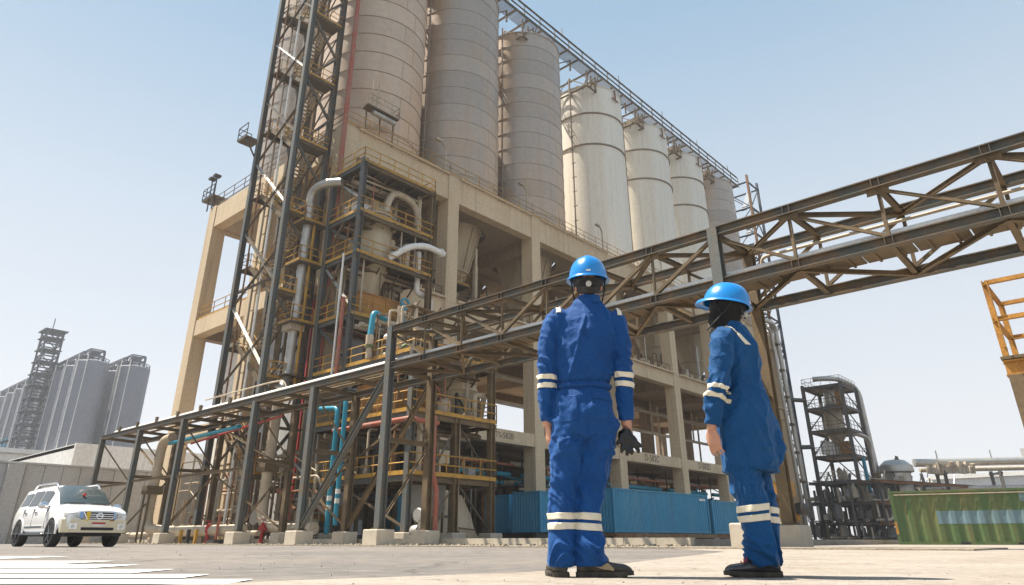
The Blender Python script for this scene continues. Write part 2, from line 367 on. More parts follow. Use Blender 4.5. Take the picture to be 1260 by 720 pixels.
names = ['beside the left worker under the tall braced leg', 'second from the worker, under the leg where the long brace lands', 'third from the worker, below a rack leg by the round duct',
         'behind the red hydrant, banded black and yellow', 'behind the white car, mostly hidden', 'at the far left end of the rack', 'behind the right worker\'s shins, under a brown leg']
for i, (v, zn, zf) in enumerate(TR):
    member(br, 'leg', (UN, v, .6), (UN, v, zn), .30, .30, 'steel_blue', 'H', up=(0, 1, 0))
    member(br, 'leg', (UF, v, .6), (UF, v, zf), .30, .30, BS, 'H', up=(0, 1, 0))
    member(br, 'cross_tie', (UN + .15, v, 3.9), (UF - .15, v, 3.9), .16, .18, BS, 'I')
    member(br, 'sway_brace', (UN + .12, v, 6.4), (UF - .12, v, 4.1), .09, .09, BS, 'L')
    member(br, 'sway_brace', (UN + .12, v, .9), (UF - .12, v, 3.7), .09, .09, BS, 'L')
    plinth(UN, v, .84, .58, 'pale concrete plinth ' + names[i])
    plinth(UF, v, .8, .56, 'stained rear concrete footing ' + names[i])
member(br, 'long_brace', (UN - .02, 22.55, 6.5), (UN - .02, 27.7, .75), .2, .2, 'steel_blue', 'I')
member(br, 'long_brace', (UF, 22.55, 6.4), (UF, 27.7, .75), .18, .18, BS, 'I')
for v0, v1, z0, z1 in ((33.3, 41.2, 3.5, 3.5), (41.4, 47.5, 3.6, 3.6), (47.7, 54.0, 3.5, 3.5)):
    member(br, 'side_tie', (UN, v0, z0), (UN, v1, z1), .12, .14, BS, 'I')
for v0, v1, z0, z1 in ((33.4, 41.1, .8, 3.7), (47.4, 41.5, .8, 3.8), (54, 47.8, 6.5, 3.7), (47.4, 41.5, 6.4, 3.8), (41.1, 33.4, 6.4, 3.6), (28.1, 33, .9, 3.6)):
    member(br, 'side_brace', (UF, v0, z0), (UF, v1, z1), .11, .11, BS, 'L')

# pipes that lie on the rack: each its own thing
def pipe(name, pts, r, m, label, rad=.35, seg=12, flange=None, group=None, cat='pipe'):
    b_ = MB(); P = bend(pts, rad) if rad else [Vector(p) for p in pts]
    b_.tube(P, r, seg)
    if flange:
        t = thing(name, label, cat, P[0], group); b_.build('pipe_run', m, t)
        for q, d in flange:
            d = Vector(d).normalized(); q = Vector(q)
            MB().tube([q - d * .05, q + d * .05], r * 1.45, seg + 4).build('flange', m, t)
        return t
    return tag(b_.build(name, m), label, cat, group)
def rings(P, r, m, every, t, name='clamp_band', wd=.05):
    """strap bands along a straight pipe run"""
    a, c = Vector(P[0]), Vector(P[1]); d = (c - a).normalized(); L_ = (c - a).length; x = every / 2
    while x < L_:
        q = a + d * x; MB().tube([q - d * wd, q + d * wd], r * 1.05, 12).build(name, m, t); x += every
ZT = ZL + .15
pipe('insulated_pipe', [(17.86, 53, ZT + .14), (17.86, -6, ZT + .14)], .12, 'white_pipe', 'bright white insulated pipe lying along the near edge of the rack deck', 0)
pipe('small_pipe', [(18.3, 53.5, ZT + .12), (18.3, 24, ZT + .12)], .09, 'dust_pipe', 'thin cream pipe running along the middle of the left rack', 0)
pipe('small_pipe', [(18.75, 53.5, ZT + .16), (18.75, 24, ZT + .16)], .11, 'dust_pipe', 'cream pipe on the far side of the left rack deck', 0)
pipe('bent_duct', [(20.9, 35.2, 8.1), (19.2, 35.0, 7.45), (18.35, 33.4, 7.28), (18.3, 30.5, 7.22), (18.3, 26, 7.2)], .17, 'dust_pipe', 'fat cream duct snaking down onto the rack deck', .7)
for k_, v_ in enumerate((52, 49, 46, 43, 40, 36.5)):
    MB().box(17.66, 17.80, v_ - .1, v_ + .1, ZT, ZT + .42).build('bracket', BS, br)
pipe('hand_line', [(17.95, 40, 7.75), (17.95, 33, 7.75), (18.0, 31.6, 7.7), (18.05, 31.2, 7.1)], .04, 'dust_pipe', 'thin cream guard pipe curving down at the rack deck', .5)

# ------------------------------------------------------------------ process steel tower in front of the silo block
PT = thing('process_tower', 'open steel tower of yellow railed platforms in front of the concrete silo block', 'process tower', (22.6, 26.9, 0))
U0, U1 = 22.6, 28.6
for u, v, z in ((U0, 26.95, 9.6), (U1 - .15, 26.95, 9.5), (U0, 33, 23.35), (U1, 33, 23.2), (U0, 36.35, 23.2), (U1, 36.35, 16.6), (25.7, 26.95, 6.2)):
    member(PT, 'column', (u, v, .3), (u, v, z), .34, .34, 'steel_blue' if u < 25 else BS, 'H', up=(0, 1, 0))
for u, v in ((U0, 26.95), (U1 - .15, 26.95), (U0, 33), (U1, 33), (25.7, 26.95)):
    plinth(u, v, .9, .55, {(U0, 26.95): 'dark stained concrete footing under the near corner column of the process tower', (U1 - .15, 26.95): 'low concrete footing under the right column of the process tower, by the blue containers',
           (U0, 33): 'concrete footing behind the teal pipes under the process tower', (U1, 33): 'concrete footing deep under the middle of the process tower', (25.7, 26.95): 'concrete footing midway under the front of the process tower'}[(u, v)], 'footings of the process tower')
LV = [3.2, 6.25, 9.35, 12.65, 16.65, 19.5, 23.1]
for i, z in enumerate(LV):
    low = i < 3
    va, vb = (26.9, 37.5) if low else (33.0, 38.4 if i < 6 else 36.5)
    b_ = MB().box(U0 + .1, U1 - .1, va + .1, min(vb, 36.6), z - .05, z); b_.build('floor_grating', 'grating', PT)
    if vb > 36.6: MB().box(20.9, U0 + .08, 36.7, vb, z - .06, z - .01).build('floor_grating', 'grating', PT)
    member(PT, 'edge_beam', (U0 - .03, va - .2, z - .19), (U0 - .03, min(vb, 36.6) + .1, z - .19), .14, .26, 'steel_blue', 'I')
    member(PT, 'edge_beam', (U0 - .2, va - .03, z - .2), (U1 + .2, va - .03, z - .2), .14, .26, BS, 'I')
    member(PT, 'edge_beam', (U1 + .02, va, z - .19), (U1 + .02, 36.5, z - .19), .14, .24, BS, 'I')
    for q in (.25, .5, .75):
        uu = U0 + (U1 - U0) * q; member(PT, 'floor_beam', (uu, va + .1, z - .17), (uu, min(vb, 36.5), z - .17), .12, .2, BS, 'I')
    vv = va + 1.6
    while vv < min(vb, 36.4): member(PT, 'floor_beam', (U0 + .1, vv, z - .24), (U1 - .1, vv, z - .24), .11, .22, BS, 'I'); vv += 1.75
    railing(PT, [(U0 - .12, min(vb, 36.6), z), (U0 - .12, va - .12, z), (U1 + .1, va - .12, z), (U1 + .1, va + 2, z)], step=1.35)
    if 2 < i < 6:
        railing(PT, [(U0 - .12, vb, z), (20.9, vb, z), (20.9, 36.7, z), (U0 - .2, 36.7, z)], step=1.3)
    MB().beam((U0 - .13, va - .12, z + .04), (U0 - .13, min(vb, 36.6), z + .04), .02, .16).build('toe_board', 'yellow', PT)
    MB().beam((U0 - .12, va - .135, z + .04), (U1 + .12, va - .135, z + .04), .02, .16).build('toe_board', 'yellow', PT)
# knee braces below the platforms on the left face and the front
for i, z in enumerate(LV):
    if i in (3, 4, 5, 6):
        z0 = LV[i - 1]
        member(PT, 'brace', (U0, 36.2, z - .35), (U0, 33.2, z0 + .6 if i < 6 else z - 2.6), .13, .13, 'steel_blue' if i % 2 else 'silver', 'L')
        if i in (4, 5): member(PT, 'brace', (U0 - .02, 34.7, z - .35), (U0 - .02, 36.3, z0 + .4), .12, .12, BS, 'L')
for (u0, z0, u1, z1) in ((25.9, 3.0, 24.4, 1.3), (25.9, 3.0, 28.3, .8), (25.9, 6.0, 24.5, 3.9), (25.9, 6.0, 28.3, 3.5), (24.4, 1.3, 25.7, 1.3)):
    member(PT, 'brace', (u0, 27.0, z0), (u1, 27.0, z1), .12, .12, 'steel', 'L')
for (v0, z0, v1, z1) in ((27.1, 9.0, 32.8, 6.6), (27.1, 6.0, 32.8, 3.5), (27.1, .8, 32.8, 3.0)):
    member(PT, 'brace', (U0 + .02, v0, z0), (U0 + .02, v1, z1), .12, .12, BS, 'L')
MB().tube([(26.0, 27.15, .2), (26.0, 27.15, 6.0)], .2, 12).build('centre_post', 'dust_pipe', PT)

# equipment on the tower
t = thing('hopper_vessel', 'cream cylindrical hopper with a steep cone hanging between the upper tower platforms', 'hopper', (25.0, 34.8, 14))
MB().lathe((25.0, 34.8, 0), [(.01, 20.9), (.9, 20.8), (1.32, 20.4), (1.32, 17.0), (1.36, 17.0), (1.36, 16.8), (1.3, 16.8), (.28, 13.7), (.28, 13.0)], 28).build('shell', 'vessel', t)
for z in (17.4, 18.2, 19.1): 
    MB().lathe((25.9 + .0, 33.72, z + .3), [(.0, -.06), (.2, -.06), (.2, .1), (.0, .1)], 14, axis='y').build('manhole', 'vessel', t)
MB().lathe((25, 34.8, 20.2), [(1.34, -.05), (1.42, -.05), (1.42, .05), (1.34, .05)], 28).build('flange_ring', 'dust_pipe', t)
t = thing('receiver_hopper', 'cream hopper with side port standing on four dark struts behind the front railing', 'hopper', (28.0, 29.3, 6.3))
MB().lathe((28.0, 29.3, 0), [(.01, 10.0), (1.12, 9.85), (1.15, 8.35), (1.22, 8.33), (1.22, 8.2), (1.12, 8.18), (.25, 6.7), (.25, 6.32)], 26).build('shell', 'vessel', t)
MB().lathe((27.0, 28.45, 8.95), [(.0, -.35), (.36, -.35), (.42, -.35), (.42, -.25), (.36, -.25), (.36, .2)], 18, axis='x').build('side_port', 'vessel', t)
for a in range(4):
    dx, dy = math.cos(R(45 + 90 * a)), math.sin(R(45 + 90 * a))
    member(t, 'strut', (28.0 + dx * 1.0, 29.3 + dy * 1.0, 8.0), (28.0 + dx * 1.45, 29.3 + dy * 1.45, 6.3), .13, .13, 'dark', 'L')
    member(t, 'strut', (28.0 + dx * 1.0, 29.3 + dy * 1.0, 8.0), (28.0 + dx * .5 - dy * .9, 29.3 + dy * .5 + dx * .9, 6.3), .12, .12, 'dark', 'L')
def clad_box(name, label, x0, x1, y0, y1, z0, z1, m, m2):
    t = thing(name, label, 'equipment', (x0, y0, z0))
    MB().box(x0, x1, y0, y1, z0 + .25, z1).build('casing', m, t)
    n = max(2, int((x1 - x0) / .9))
    for k in range(n + 1):
        x = x0 + (x1 - x0) * k / n; MB().box(x - .03, x + .03, y0 - .04, y0 - .002, z0 + .25, z1 + .03).build('rib', m, t)
    n = max(2, int((y1 - y0) / .9))
    for k in range(n + 1):
        y_ = y0 + (y1 - y0) * k / n; MB().box(x0 - .04, x0 - .002, y_ - .03, y_ + .03, z0 + .25, z1 + .03).build('rib', m, t)
    MB().box(x0 + .05, x1 - .05, y0 + .05, y1 - .05, z0, z0 + .247).build('skid', m2, t)
    MB().box(x0 - .06, x1 + .06, y0 - .06, y1 + .06, z1 + .002, z1 + .08).build('lid', m, t)
    return t
clad_box('rusty_dryer', 'long rusty orange casing with green skirt on the upper middle platform', 23.6, 27.6, 33.6, 35.6, 12.68, 14.4, 'orange_rust', 'moss')
clad_box('rusty_screener', 'rusty orange casing on the lower platform below the teal elbow', 23.2, 26.6, 30.2, 32.4, 6.28, 8.2, 'orange_rust', 'moss')
clad_box('control_cabinet', 'pale box cabinet on the second highest platform', 23.2, 24.2, 34.2, 35.6, 19.52, 20.7, 'white_wall', 'dark')
t = thing('filter_unit', 'dark filter unit with red panels at the lower platform', 'equipment', (24, 31, 3.2))
for k_ in range(6): MB().lathe((23.6 + .62 * k_, 30.8, 0), [(.01, 5.6), (.24, 5.55), (.24, 3.6), (.1, 3.25)], 12).build('filter_bag', 'dark', t)
MB().box(25.2, 26.4, 29.6, 30.2, 3.25, 4.3).build('red_panel', 'red', t)
MB().box(23.2, 27.2, 30.3, 31.3, 5.6, 5.8).build('header_box', 'grating', t)
pipe('header_pipe', [(22.9, 29.6, 5.2), (28.2, 29.6, 5.2)], .26, 'dust_pipe', 'fat cream header pipe under the lower platform', 0)
# tan ducts on the top levels
pipe('elbow_duct', [(25.3, 33.9, 19.6), (25.3, 33.9, 21.2), (25.8, 33.9, 22.4), (27.3, 33.9, 22.3), (28.1, 33.9, 21.6), (28.15, 33.9, 19.6)], .24, 'dust_pipe', 'arched cream duct under the roof of the process tower', .8, flange=[((25.3, 33.9, 20.6), (0, 0, 1)), ((28.13, 33.9, 20.5), (0, 0, 1))])
pipe('outlet_duct', [(25.2, 33.2, 17.0), (26.6, 32.8, 18.2), (28.0, 32.7, 18.65), (29.6, 32.7, 18.5)], .22, 'white_pipe', 'pale duct poking out past the right corner column of the tower', .6, flange=[((29.3, 32.7, 18.53), (1, 0, 0))])
pipe('dropper_pipe', [(28.0, 33.5, 18.4), (28.0, 33.5, 15.45), (29.2, 33.5, 15.4), (29.2, 33.5, 12.5)], .2, 'white_pipe', 'white pipe stepping down beside the right column under the tower platforms', .3)
pipe('riser_pipe', [(26.8, 33.3, 16.7), (26.8, 33.3, 18.4)], .22, 'dust_pipe', 'stub riser with cap on the third platform', 0, flange=[((26.8, 33.3, 18.4), (0, 0, 1))])
for k_, (u, v, z0, z1) in enumerate([(23.4, 33.25, 13.0, 16.4), (26.2, 33.2, 17, 19.3), (27.4, 33.2, 17, 19.3), (23.2, 29.4, 6.5, 9.1), (24.2, 32.2, 9.6, 12.4)]):
    pipe('vertical_line', [(u, v, z0), (u, v, z1)], .055, 'dust_pipe', ['thin cream pipe beside the upper hopper cone', 'thin vertical line in front of the third platform, left of the two', 'thin vertical line in front of the third platform, right of the two', 'thin cream line on the front lower platform', 'thin cream line above the white capped pump'][k_], 0)
# teal pipework
def band_pipe(name, pts, r, label, bands):
    t = thing(name, label, 'pipe', pts[0]); MB().tube(bend(pts, .35), r, 12).build('pipe_run', 'teal', t)
    for q in bands: MB().tube([Vector(q) - Vector((0, 0, .12)), Vector(q) + Vector((0, 0, .12))], r * 1.03, 12).build('white_band', 'white_pipe', t)
    return t
band_pipe('teal_pipe', [(21.6, 31.9, .5), (21.6, 31.9, 6.8), (21.6, 33.6, 6.95)], .13, 'teal vertical pipe with white bands, left of the pair under the rack', [(21.6, 31.9, 2.2), (21.6, 31.9, 1.75)])
band_pipe('teal_pipe', [(21.6, 31.2, .9), (21.6, 31.2, 7.2), (21.6, 33.0, 7.3)], .13, 'teal vertical pipe with white bands, right of the pair under the rack', [(21.6, 31.2, 2.5), (21.6, 31.2, 2.05)])
t = band_pipe('teal_elbow', [(23.6, 30.9, 12.0), (22.5, 30.6, 12.2), (22.3, 30.5, 10.6)], .17, 'bright teal elbow pipe dropping from the middle platform', [])
MB().tube([(22.3, 30.5, 10.75), (22.3, 30.5, 10.2)], .22, 12).build('coupling', 'dust_pipe', t); MB().tube([(22.3, 30.5, 10.2), (22.3, 30.5, 9.4)], .16, 12).build('lower_pipe', 'dust_pipe', t)
MB().tube([(22.3, 30.5, 10.16), (22.3, 30.5, 10.02)], .26, 12).build('flange', 'moss', t)
t = thing('white_pump', 'small white capped pump behind the yellow railing of the middle platform', 'pump', (22.9, 29.4, 9.4))
MB().lathe((22.9, 29.5, 0), [(.0, 10.75), (.26, 10.7), (.36, 10.55), (.3, 10.45), (.14, 10.4), (.14, 9.7), (.3, 9.65), (.34, 9.4)], 16).build('body', 'white_pipe', t)
MB().tube(bend([(22.9, 29.3, 9.7), (22.9, 28.8, 9.9), (22.9, 28.5, 9.4)], .2), .08, 8).build('hose', 'rust_red', t)
MB().lathe((23.0, 28.2, 9.72), [(0, -.3), (.22, -.28), (.26, 0), (.22, .28), (0, .3)], 14, axis='y').build('motor', 'moss', t)
t = thing('teal_valve', 'teal handwheel valve above the rusty casing', 'valve', (26.6, 32.9, 13))
MB().lathe((26.6, 32.9, 14.2), [(.25, -.05), (.38, -.05), (.38, .05), (.25, .05), (.25, -.05)], 18, axis='y').build('handwheel', 'teal', t)
MB().tube([(26.6, 33.0, 14.2), (26.6, 33.0, 12.7)], .14, 10).build('stem', 'teal', t); MB().box(26.2, 27.0, 32.85, 33.1, 13.55, 13.7).build('yoke', 'dust_pipe', t)
pipe('teal_header', [(19.0, 46.5, 5.95), (19.0, 37.5, 6.1)], .12, 'teal', 'teal pipe slung level beneath the left rack', 0)
pipe('red_header', [(19.3, 44, 5.75), (19.3, 33.5, 6.3)], .06, 'red', 'thin red pipe slung beneath the left rack', 0)
pipe('teal_drop', [(27.2, 28.6, .5), (27.2, 28.6, 5.7)], .24, 'teal', 'fat teal standpipe behind the front of the lower platforms', 0)
pipe('teal_run', [(25.0, 28.6, 6.55), (28.2, 28.6, 6.55)], .16, 'teal', 'teal pipe lying on the lower platform behind the yellow toe board', 0)
pipe('rusty_riser', [(22.2, 33.3, 8.0), (22.2, 33.3, 13.6)], .12, 'rust_red', 'faded red riser pipe strapped to the tower corner column', 0)
pipe('white_riser', [(22.2, 33.75, 8.0), (22.2, 33.75, 16.6)], .07, 'white_pipe', 'slim white riser beside the faded red pipe at the tower corner', 0)
pipe('rusty_pipe', [(23.6, 26.3, 6.0), (23.6, 26.3, 3.2), (23.9, 26.3, 2.5), (23.9, 26.3, .5)], .13, 'rust_red', 'faded red pipe kinked sideways on its way to the ground', .15)
pipe('rusty_header', [(22.2, 33.0, 5.75), (22.2, 26.6, 5.75), (24.0, 26.45, 5.7)], .13, 'rust_red', 'dusty red pipe running level under the lower platform edge', .2)
# tall silver duct left of the tower
t = thing('silver_duct', 'tall silver round duct with a swan neck beside the stair tower', 'duct', (21.6, 37.5, 8))
P = bend([(22.5, 35.2, 22.3), (21.7, 36.4, 22.3), (21.6, 37.45, 21.9), (21.6, 37.4, 20.5), (21.6, 37.6, 9.5), (20.9, 36.9, 8.2)], 1.2, 8)
MB().tube(P, .3, 14).build('duct_run', 'silver', t)
rings([(21.6, 37.42, 20.2), (21.6, 37.6, 10)], .3, 'silver', 1.15, t)
MB().box(21.1, 22.1, 37.1, 38.1, 12.2, 12.75).build('support_collar', 'dust_pipe', t)
pipe('duct_companion', [(21.9, 37.05, 20.0), (21.9, 37.2, 8.0)], .09, 'yellow', 'dull yellow pipe alongside the tall silver duct', 0)
t = thing('jacketed_duct', 'ribbed tan duct bending to the ground below the rack', 'duct', (20.6, 36.6, 0))
P = bend([(20.2, 35.6, 8.0), (20.6, 36.5, 7.6), (20.6, 36.6, 5), (20.6, 36.7, 1.0), (20.6, 34.0, .75), (20.6, 31.5, .75)], 1.0, 8)
MB().tube(P, .3, 14).build('duct_run', 'dust_pipe', t)
rings([(20.6, 36.6, 6.8), (20.6, 36.7, 1.6)], .3, 'dust_pipe', .42, t, wd=.04)
MB().box(20.15, 21.05, 36.2, 37.1, 3.7, 4.2).build('support_collar', 'steel_brown', t)
for q in (36.25, 37.05): MB().tube([(20.9, q, .2), (20.9, q, 3.9)], .06, 8).build('support_leg', 'steel_brown', t)
t = thing('jacketed_duct', 'ribbed tan duct at the left end of the rack behind the car', 'duct', (19.0, 48, 0))
P = bend([(19.0, 46.2, 6.3), (19.0, 47.6, 6.2), (19.0, 47.7, 4), (19.0, 47.7, .9), (19.2, 44.6, .7), (19.2, 36, .7)], .9, 8)
MB().tube(P, .3, 14).build('duct_run', 'dust_pipe', t); rings([(19.0, 47.7, 5.3), (19.0, 47.7, 1.8)], .3, 'dust_pipe', .5, t, wd=.04)
MB().box(18.5, 19.5, 47.3, 48.2, 2.9, 3.4).build('support_collar', 'steel_brown', t)
for q in (47.35, 48.1): MB().tube([(18.7, q, .1), (18.7, q, 2.95)], .07, 8).build('support_leg', 'steel_brown', t)
pipe('corner_pipe', [(22.95, 36.4, 10), (22.95, 36.4, 56)], .18, 'rust_red', 'tall faded red pipe running up the corner of the silo block', 0)

# clutter at the tower foot
t = thing('yellow_skid', 'dark yellow machine skid under the process tower', 'machine', (23.3, 35, .3))
MB().box(23.2, 24.6, 34.4, 36.6, .5, 2.0).build('casing', 'rust_yellow', t); MB().lathe((23.1, 34.0, .75), [(0, -.8), (.4, -.8), (.45, 0), (.4, .8), (0, .8)], 16, axis='y').build('motor', 'dark', t)
MB().box(23.1, 24.8, 33.0, 36.8, .24, .48).build('base_frame', 'dark', t)
t = thing('canvas_chute', 'cream canvas chute sagging to the ground at the foot of the tower', 'chute', (26.6, 27.6, 0))
MB().quadloop([[(26.5, 27.5, 2.4), (26.75, 27.45, 2.4), (26.8, 27.75, 2.4), (26.5, 27.75, 2.4)], [(26.45, 27.35, 1.5), (27.3, 27.3, 1.45), (27.35, 27.8, 1.5), (26.5, 27.8, 1.5)],
              [(26.4, 27.3, .8), (27.5, 27.2, .7), (27.6, 27.9, .7), (26.5, 27.9, .8)], [(26.7, 27.3, .25), (27.9, 27.2, .25), (28.0, 27.9, .25), (26.8, 27.9, .25)]]).build('canvas', 'dust_pipe', t)
MB().beam((26.4, 27.25, .8), (27.55, 27.15, .72), .05, .05).build('hoop', 'steel_brown', t)
t = thing('hopper_bin', 'faded grey hopper bin with green pump beside the front column', 'bin', (25.2, 28.6, .3))
MB().quadloop([[(25.0, 28.2, 2.9), (26.3, 28.2, 2.9), (26.3, 29.6, 2.9), (25.0, 29.6, 2.9)], [(25.0, 28.2, 1.7), (26.3, 28.2, 1.7), (26.3, 29.6, 1.7), (25.0, 29.6, 1.7)], [(25.4, 28.6, .6), (25.9, 28.6, .6), (25.9, 29.2, .6), (25.4, 29.2, .6)]]).build('bin_body', 'wall_grey', t)
MB().lathe((24.9, 28.1, 1.0), [(0, -.45), (.3, -.45), (.34, 0), (.3, .45), (0, .45)], 14, axis='x').build('green_pump', 'moss', t); MB().box(24.4, 25.4, 27.8, 28.4, .24, .62).build('green_base', 'moss', t)
for k_ in range(4): MB().beam((25.1 + 1.1 * (k_ % 2), 28.3 + 1.2 * (k_ // 2), .24), (25.1 + 1.1 * (k_ % 2), 28.3 + 1.2 * (k_ // 2), 1.8), .09, .09).build('leg', 'steel_brown', t)
t = thing('round_lamp_unit', 'small silver round gauge assembly behind the main plinth', 'gauge', (21.6, 24.9, .2))
MB().lathe((21.6, 24.9, 1.25), [(0, -.08), (.26, -.08), (.3, 0), (.26, .08), (0, .08)], 18, axis='x').build('dial', 'silver', t)
MB().tube([(21.7, 24.9, .24), (21.7, 24.9, 1.0)], .08, 8).build('stand', 'silver', t); MB().lathe((21.8, 25.2, .55), [(0, -.25), (.28, -.2), (.3, 0), (.28, .2), (0, .25)], 14, axis='y').build('pump_body', 'silver', t)
for k_, (u, v) in enumerate([(19.0, 39.3), (20.2, 35.7)]):
    t = thing('fire_hydrant', ['red fire hydrant with two hoses outlets beside the banded plinth', 'small red valve stand further behind the rack'][k_], 'hydrant', (u, v, 0))
    MB().lathe((u, v, 0), [(.16, .0), (.16, .1), (.1, .1), (.1, .55), (.17, .6), (.17, .9), (.12, 1.0), (.04, 1.08), (.0, 1.1)], 14).build('barrel', 'red', t)
    for s_ in (-1, 1): MB().tube([(u, v, .75), (u, v + .34 * s_, .75)], .08, 10).build('outlet', 'red', t)
    MB().lathe((u - .05, v, 1.2), [(.16, -.02), (.2, -.02), (.2, .02), (.16, .02), (.16, -.02)], 14).build('wheel', 'red', t)
t = thing('red_post', 'leaning red pipe post beside the hydrant', 'post', (18.8, 37.9, 0))
MB().tube([(18.8, 37.9, 0), (18.8, 37.8, 1.55)], .07, 8).build('pole', 'rust_red', t); MB().box(18.5, 19.1, 37.5, 38.3, 0, .22).build('foot_block', 'dark', t)
for k_ in range(3): tag(MB().box(17.9, 18.05, 40.2 - .9 * k_, 40.35 - .9 * k_, .03, .75).build('marker_post', 'yellow' if k_ != 1 else 'black'), ['yellow', 'black', 'second yellow'][k_] + ' short marker post beside the hydrant plinth', 'bollard')
pipe('ground_pipe', [(19.6, 52, .55), (19.6, 35, .55)], .14, 'dust_pipe', 'cream pipe along the ground behind the left rack legs', 0)
pipe('ground_pipe', [(20.1, 50, .75), (20.1, 38, .75)], .1, 'dust_pipe', 'thinner cream pipe above the one along the ground at the left rack', 0)
# ------------------------------------------------------------------ concrete frame of the silo block
CU = [23.85, 34.2, 44.7, 57.0, 68.8, 79.0, 89.3, 99.5]; CV = [37.42, 47.2, 57.0]
UCS = [(CU[i] + CU[i + 1]) / 2 for i in range(7)]
USI = [29.0, 38.9, 49.3, 62.4, 73.9, 84.2, 94.4]
SB = thing('silo_block', 'tall pale concrete frame of heavy columns and beams carrying the silos', 'building', (CU[0], CV[0], 0))
for i, u in enumerate(CU):
    for j, v in enumerate(CV):
        top = 28.1 if j != 1 else 25.9
        MB().box(u - .6, u + .6, v - .62, v + .62, .2, top).build('column', 'concrete' if (j == 0 or i == 0) else 'concrete_shaded', SB)
for z0, z1, vrows in ((25.85, 28.0, (0, 2)), (15.85, 17.2, (0, 1, 2)), (7.2, 8.2, (0, 1, 2))):
    for i in range(7):
        for j in vrows:
            if z0 < 10 and j == 2 and i < 2: continue
            v = CV[j]; a, b = CU[i] + .602, CU[i + 1] - .602
            MB().box(a, b, v - .56, v + .30, z0, z1).build('beam', 'concrete' if j == 0 else 'concrete_shaded', SB)
for i, u in enumerate(CU):
    for j in range(2):
        for z0, z1 in ((24.6 if 0 < i else 25.9, 27.98), (15.85, 17.2), (7.2, 8.2)):
            if z0 < 20 and i == 0 and j == 0 and z0 < 10: continue
            MB().box(u - (.54 if i == 0 else .35), u + .35, CV[j] + .622, CV[j + 1] - .622, z0, z1 - .004).build('beam', 'concrete' if i == 0 else 'concrete_shaded', SB)
# deck with a round opening for every silo
def ring_slab(uc, vc, a, b, c, d, r, z0, z1, seg=40):
    m_ = MB()
    def edge(t):
        dx, dy = math.cos(t), math.sin(t); k_ = 1e9
        if dx > 1e-9: k_ = min(k_, (b - uc) / dx)
        if dx < -1e-9: k_ = min(k_, (a - uc) / dx)
        if dy > 1e-9: k_ = min(k_, (d - vc) / dy)
        if dy < -1e-9: k_ = min(k_, (c - vc) / dy)
        return uc + dx * k_, vc + dy * k_
    ts = sorted(set([i * 2 * math.pi / seg for i in range(seg)] + [math.atan2(y - vc, x - uc) % (2 * math.pi) for x in (a, b) for y in (c, d)]))
    n = len(ts); ci = [(uc + math.cos(t) * r, vc + math.sin(t) * r) for t in ts]; eo = [edge(t) for t in ts]
    L4 = [[(x, y, z0) for x, y in ci], [(x, y, z0) for x, y in eo], [(x, y, z1) for x, y in eo], [(x, y, z1) for x, y in ci], [(x, y, z0) for x, y in ci]]
    return m_.quadloop(L4, cap=False)
for i, uc in enumerate(USI):
    for j, vc in enumerate((42.3, 52.1)):
        ring_slab(uc, vc, CU[i] + (.36 if i else .35), CU[i + 1] - .36, CV[j] + .31, CV[j + 1] - .36, 3.3 if (j == 0 or i < 3) else .3, 25.92, 26.5).build('deck_slab', 'concrete_shaded', SB)
for z in (16.95, 7.95):
    for i in range(7):
        for j in range(2):
            if z < 10 and i < 1: continue
            MB().box(CU[i] + .36, CU[i + 1] - .36, CV[j] + (1.6 if j == 0 else .4), CV[j + 1] - .4, z - .25, z).build('floor_slab', 'concrete_shaded', SB)
# projecting ledges along the mid beams, with small stiffeners, as on the long face
for i in range(7):
    a, b = CU[i] + .61, CU[i + 1] - .61
    MB().box(a, b, 36.55, 36.80, 17.22, 17.36).build('ledge', 'concrete', SB)
    MB().box(a, b, 36.6, 36.82, 28.02, 28.14).build('ledge', 'concrete', SB)
    n = int((b - a) / 1.3)
    for k_ in range(1, n):
        x = a + (b - a) * k_ / n; MB().box(x - .04, x + .04, 36.56, 36.84, 17.37, 17.75).build('rail_stub', 'concrete', SB)
    railing(SB, [(CU[i] - .6, 36.7, 28.15), (CU[i + 1] - .6, 36.7, 28.15)], 'yellow', 1.05, 1.9, r=.03)
    railing(SB, [(a, 37.2, 17.3), (b, 37.2, 17.3)], 'steel_brown', 1.0, 2.2, r=.03, toe=False)
railing(SB, [(23.4, 36.9, 28.15), (23.4, 57.4, 28.15), (30, 57.4, 28.15)], 'steel', 1.1, 1.9, r=.035)
railing(SB, [(23.4, 46, 17.25), (23.4, 57.4, 17.25)], 'yellow', 1.05, 1.9, r=.035)
railing(SB, [(23.8, 57.4, 17.25), (34, 57.4, 17.25)], 'steel', 1.05, 1.9, r=.035)
# stencilled numbers on the low beams
def text(body, size, m, parent, pos, rot, name='lettering', extr=.004):
    c = bpy.data.curves.new(name, 'FONT'); c.body = body; c.size = size; c.extrude = extr; c.align_x = 'CENTER'; c.align_y = 'CENTER'
    tmp = bpy.data.objects.new('tmp', c); COL.objects.link(tmp)
    bpy.context.view_layer.update()
    me = bpy.data.meshes.new_from_object(tmp.evaluated_get(bpy.context.evaluated_depsgraph_get()))
    bpy.data.objects.remove(tmp)
    o = bpy.data.objects.new(name, me); COL.objects.link(o); me.materials.clear(); me.materials.append(M[m]); me.name = name
    o.parent = parent; o.location = Vector(pos) - ORG.get(parent.name, Vector()) if parent else pos; o.rotation_euler = rot
    return o
M['stencil'] = mat('stencil_ink', (.10, .085, .07), .8, fine=.3)
for i, s_ in ((1, '30-TS-582B'), (3, 'D-582C'), (4, 'D-582D')):
    uc = UCS[i] + (.6 if i == 1 else -.6); text(s_, .62 if i == 1 else .85, 'stencil', SB, (uc, 36.853, 7.72), (R(90), 0, 0))
text('582A', .5, 'stencil', SB, (31.2, 36.853, 7.72), (R(90), 0, 0))
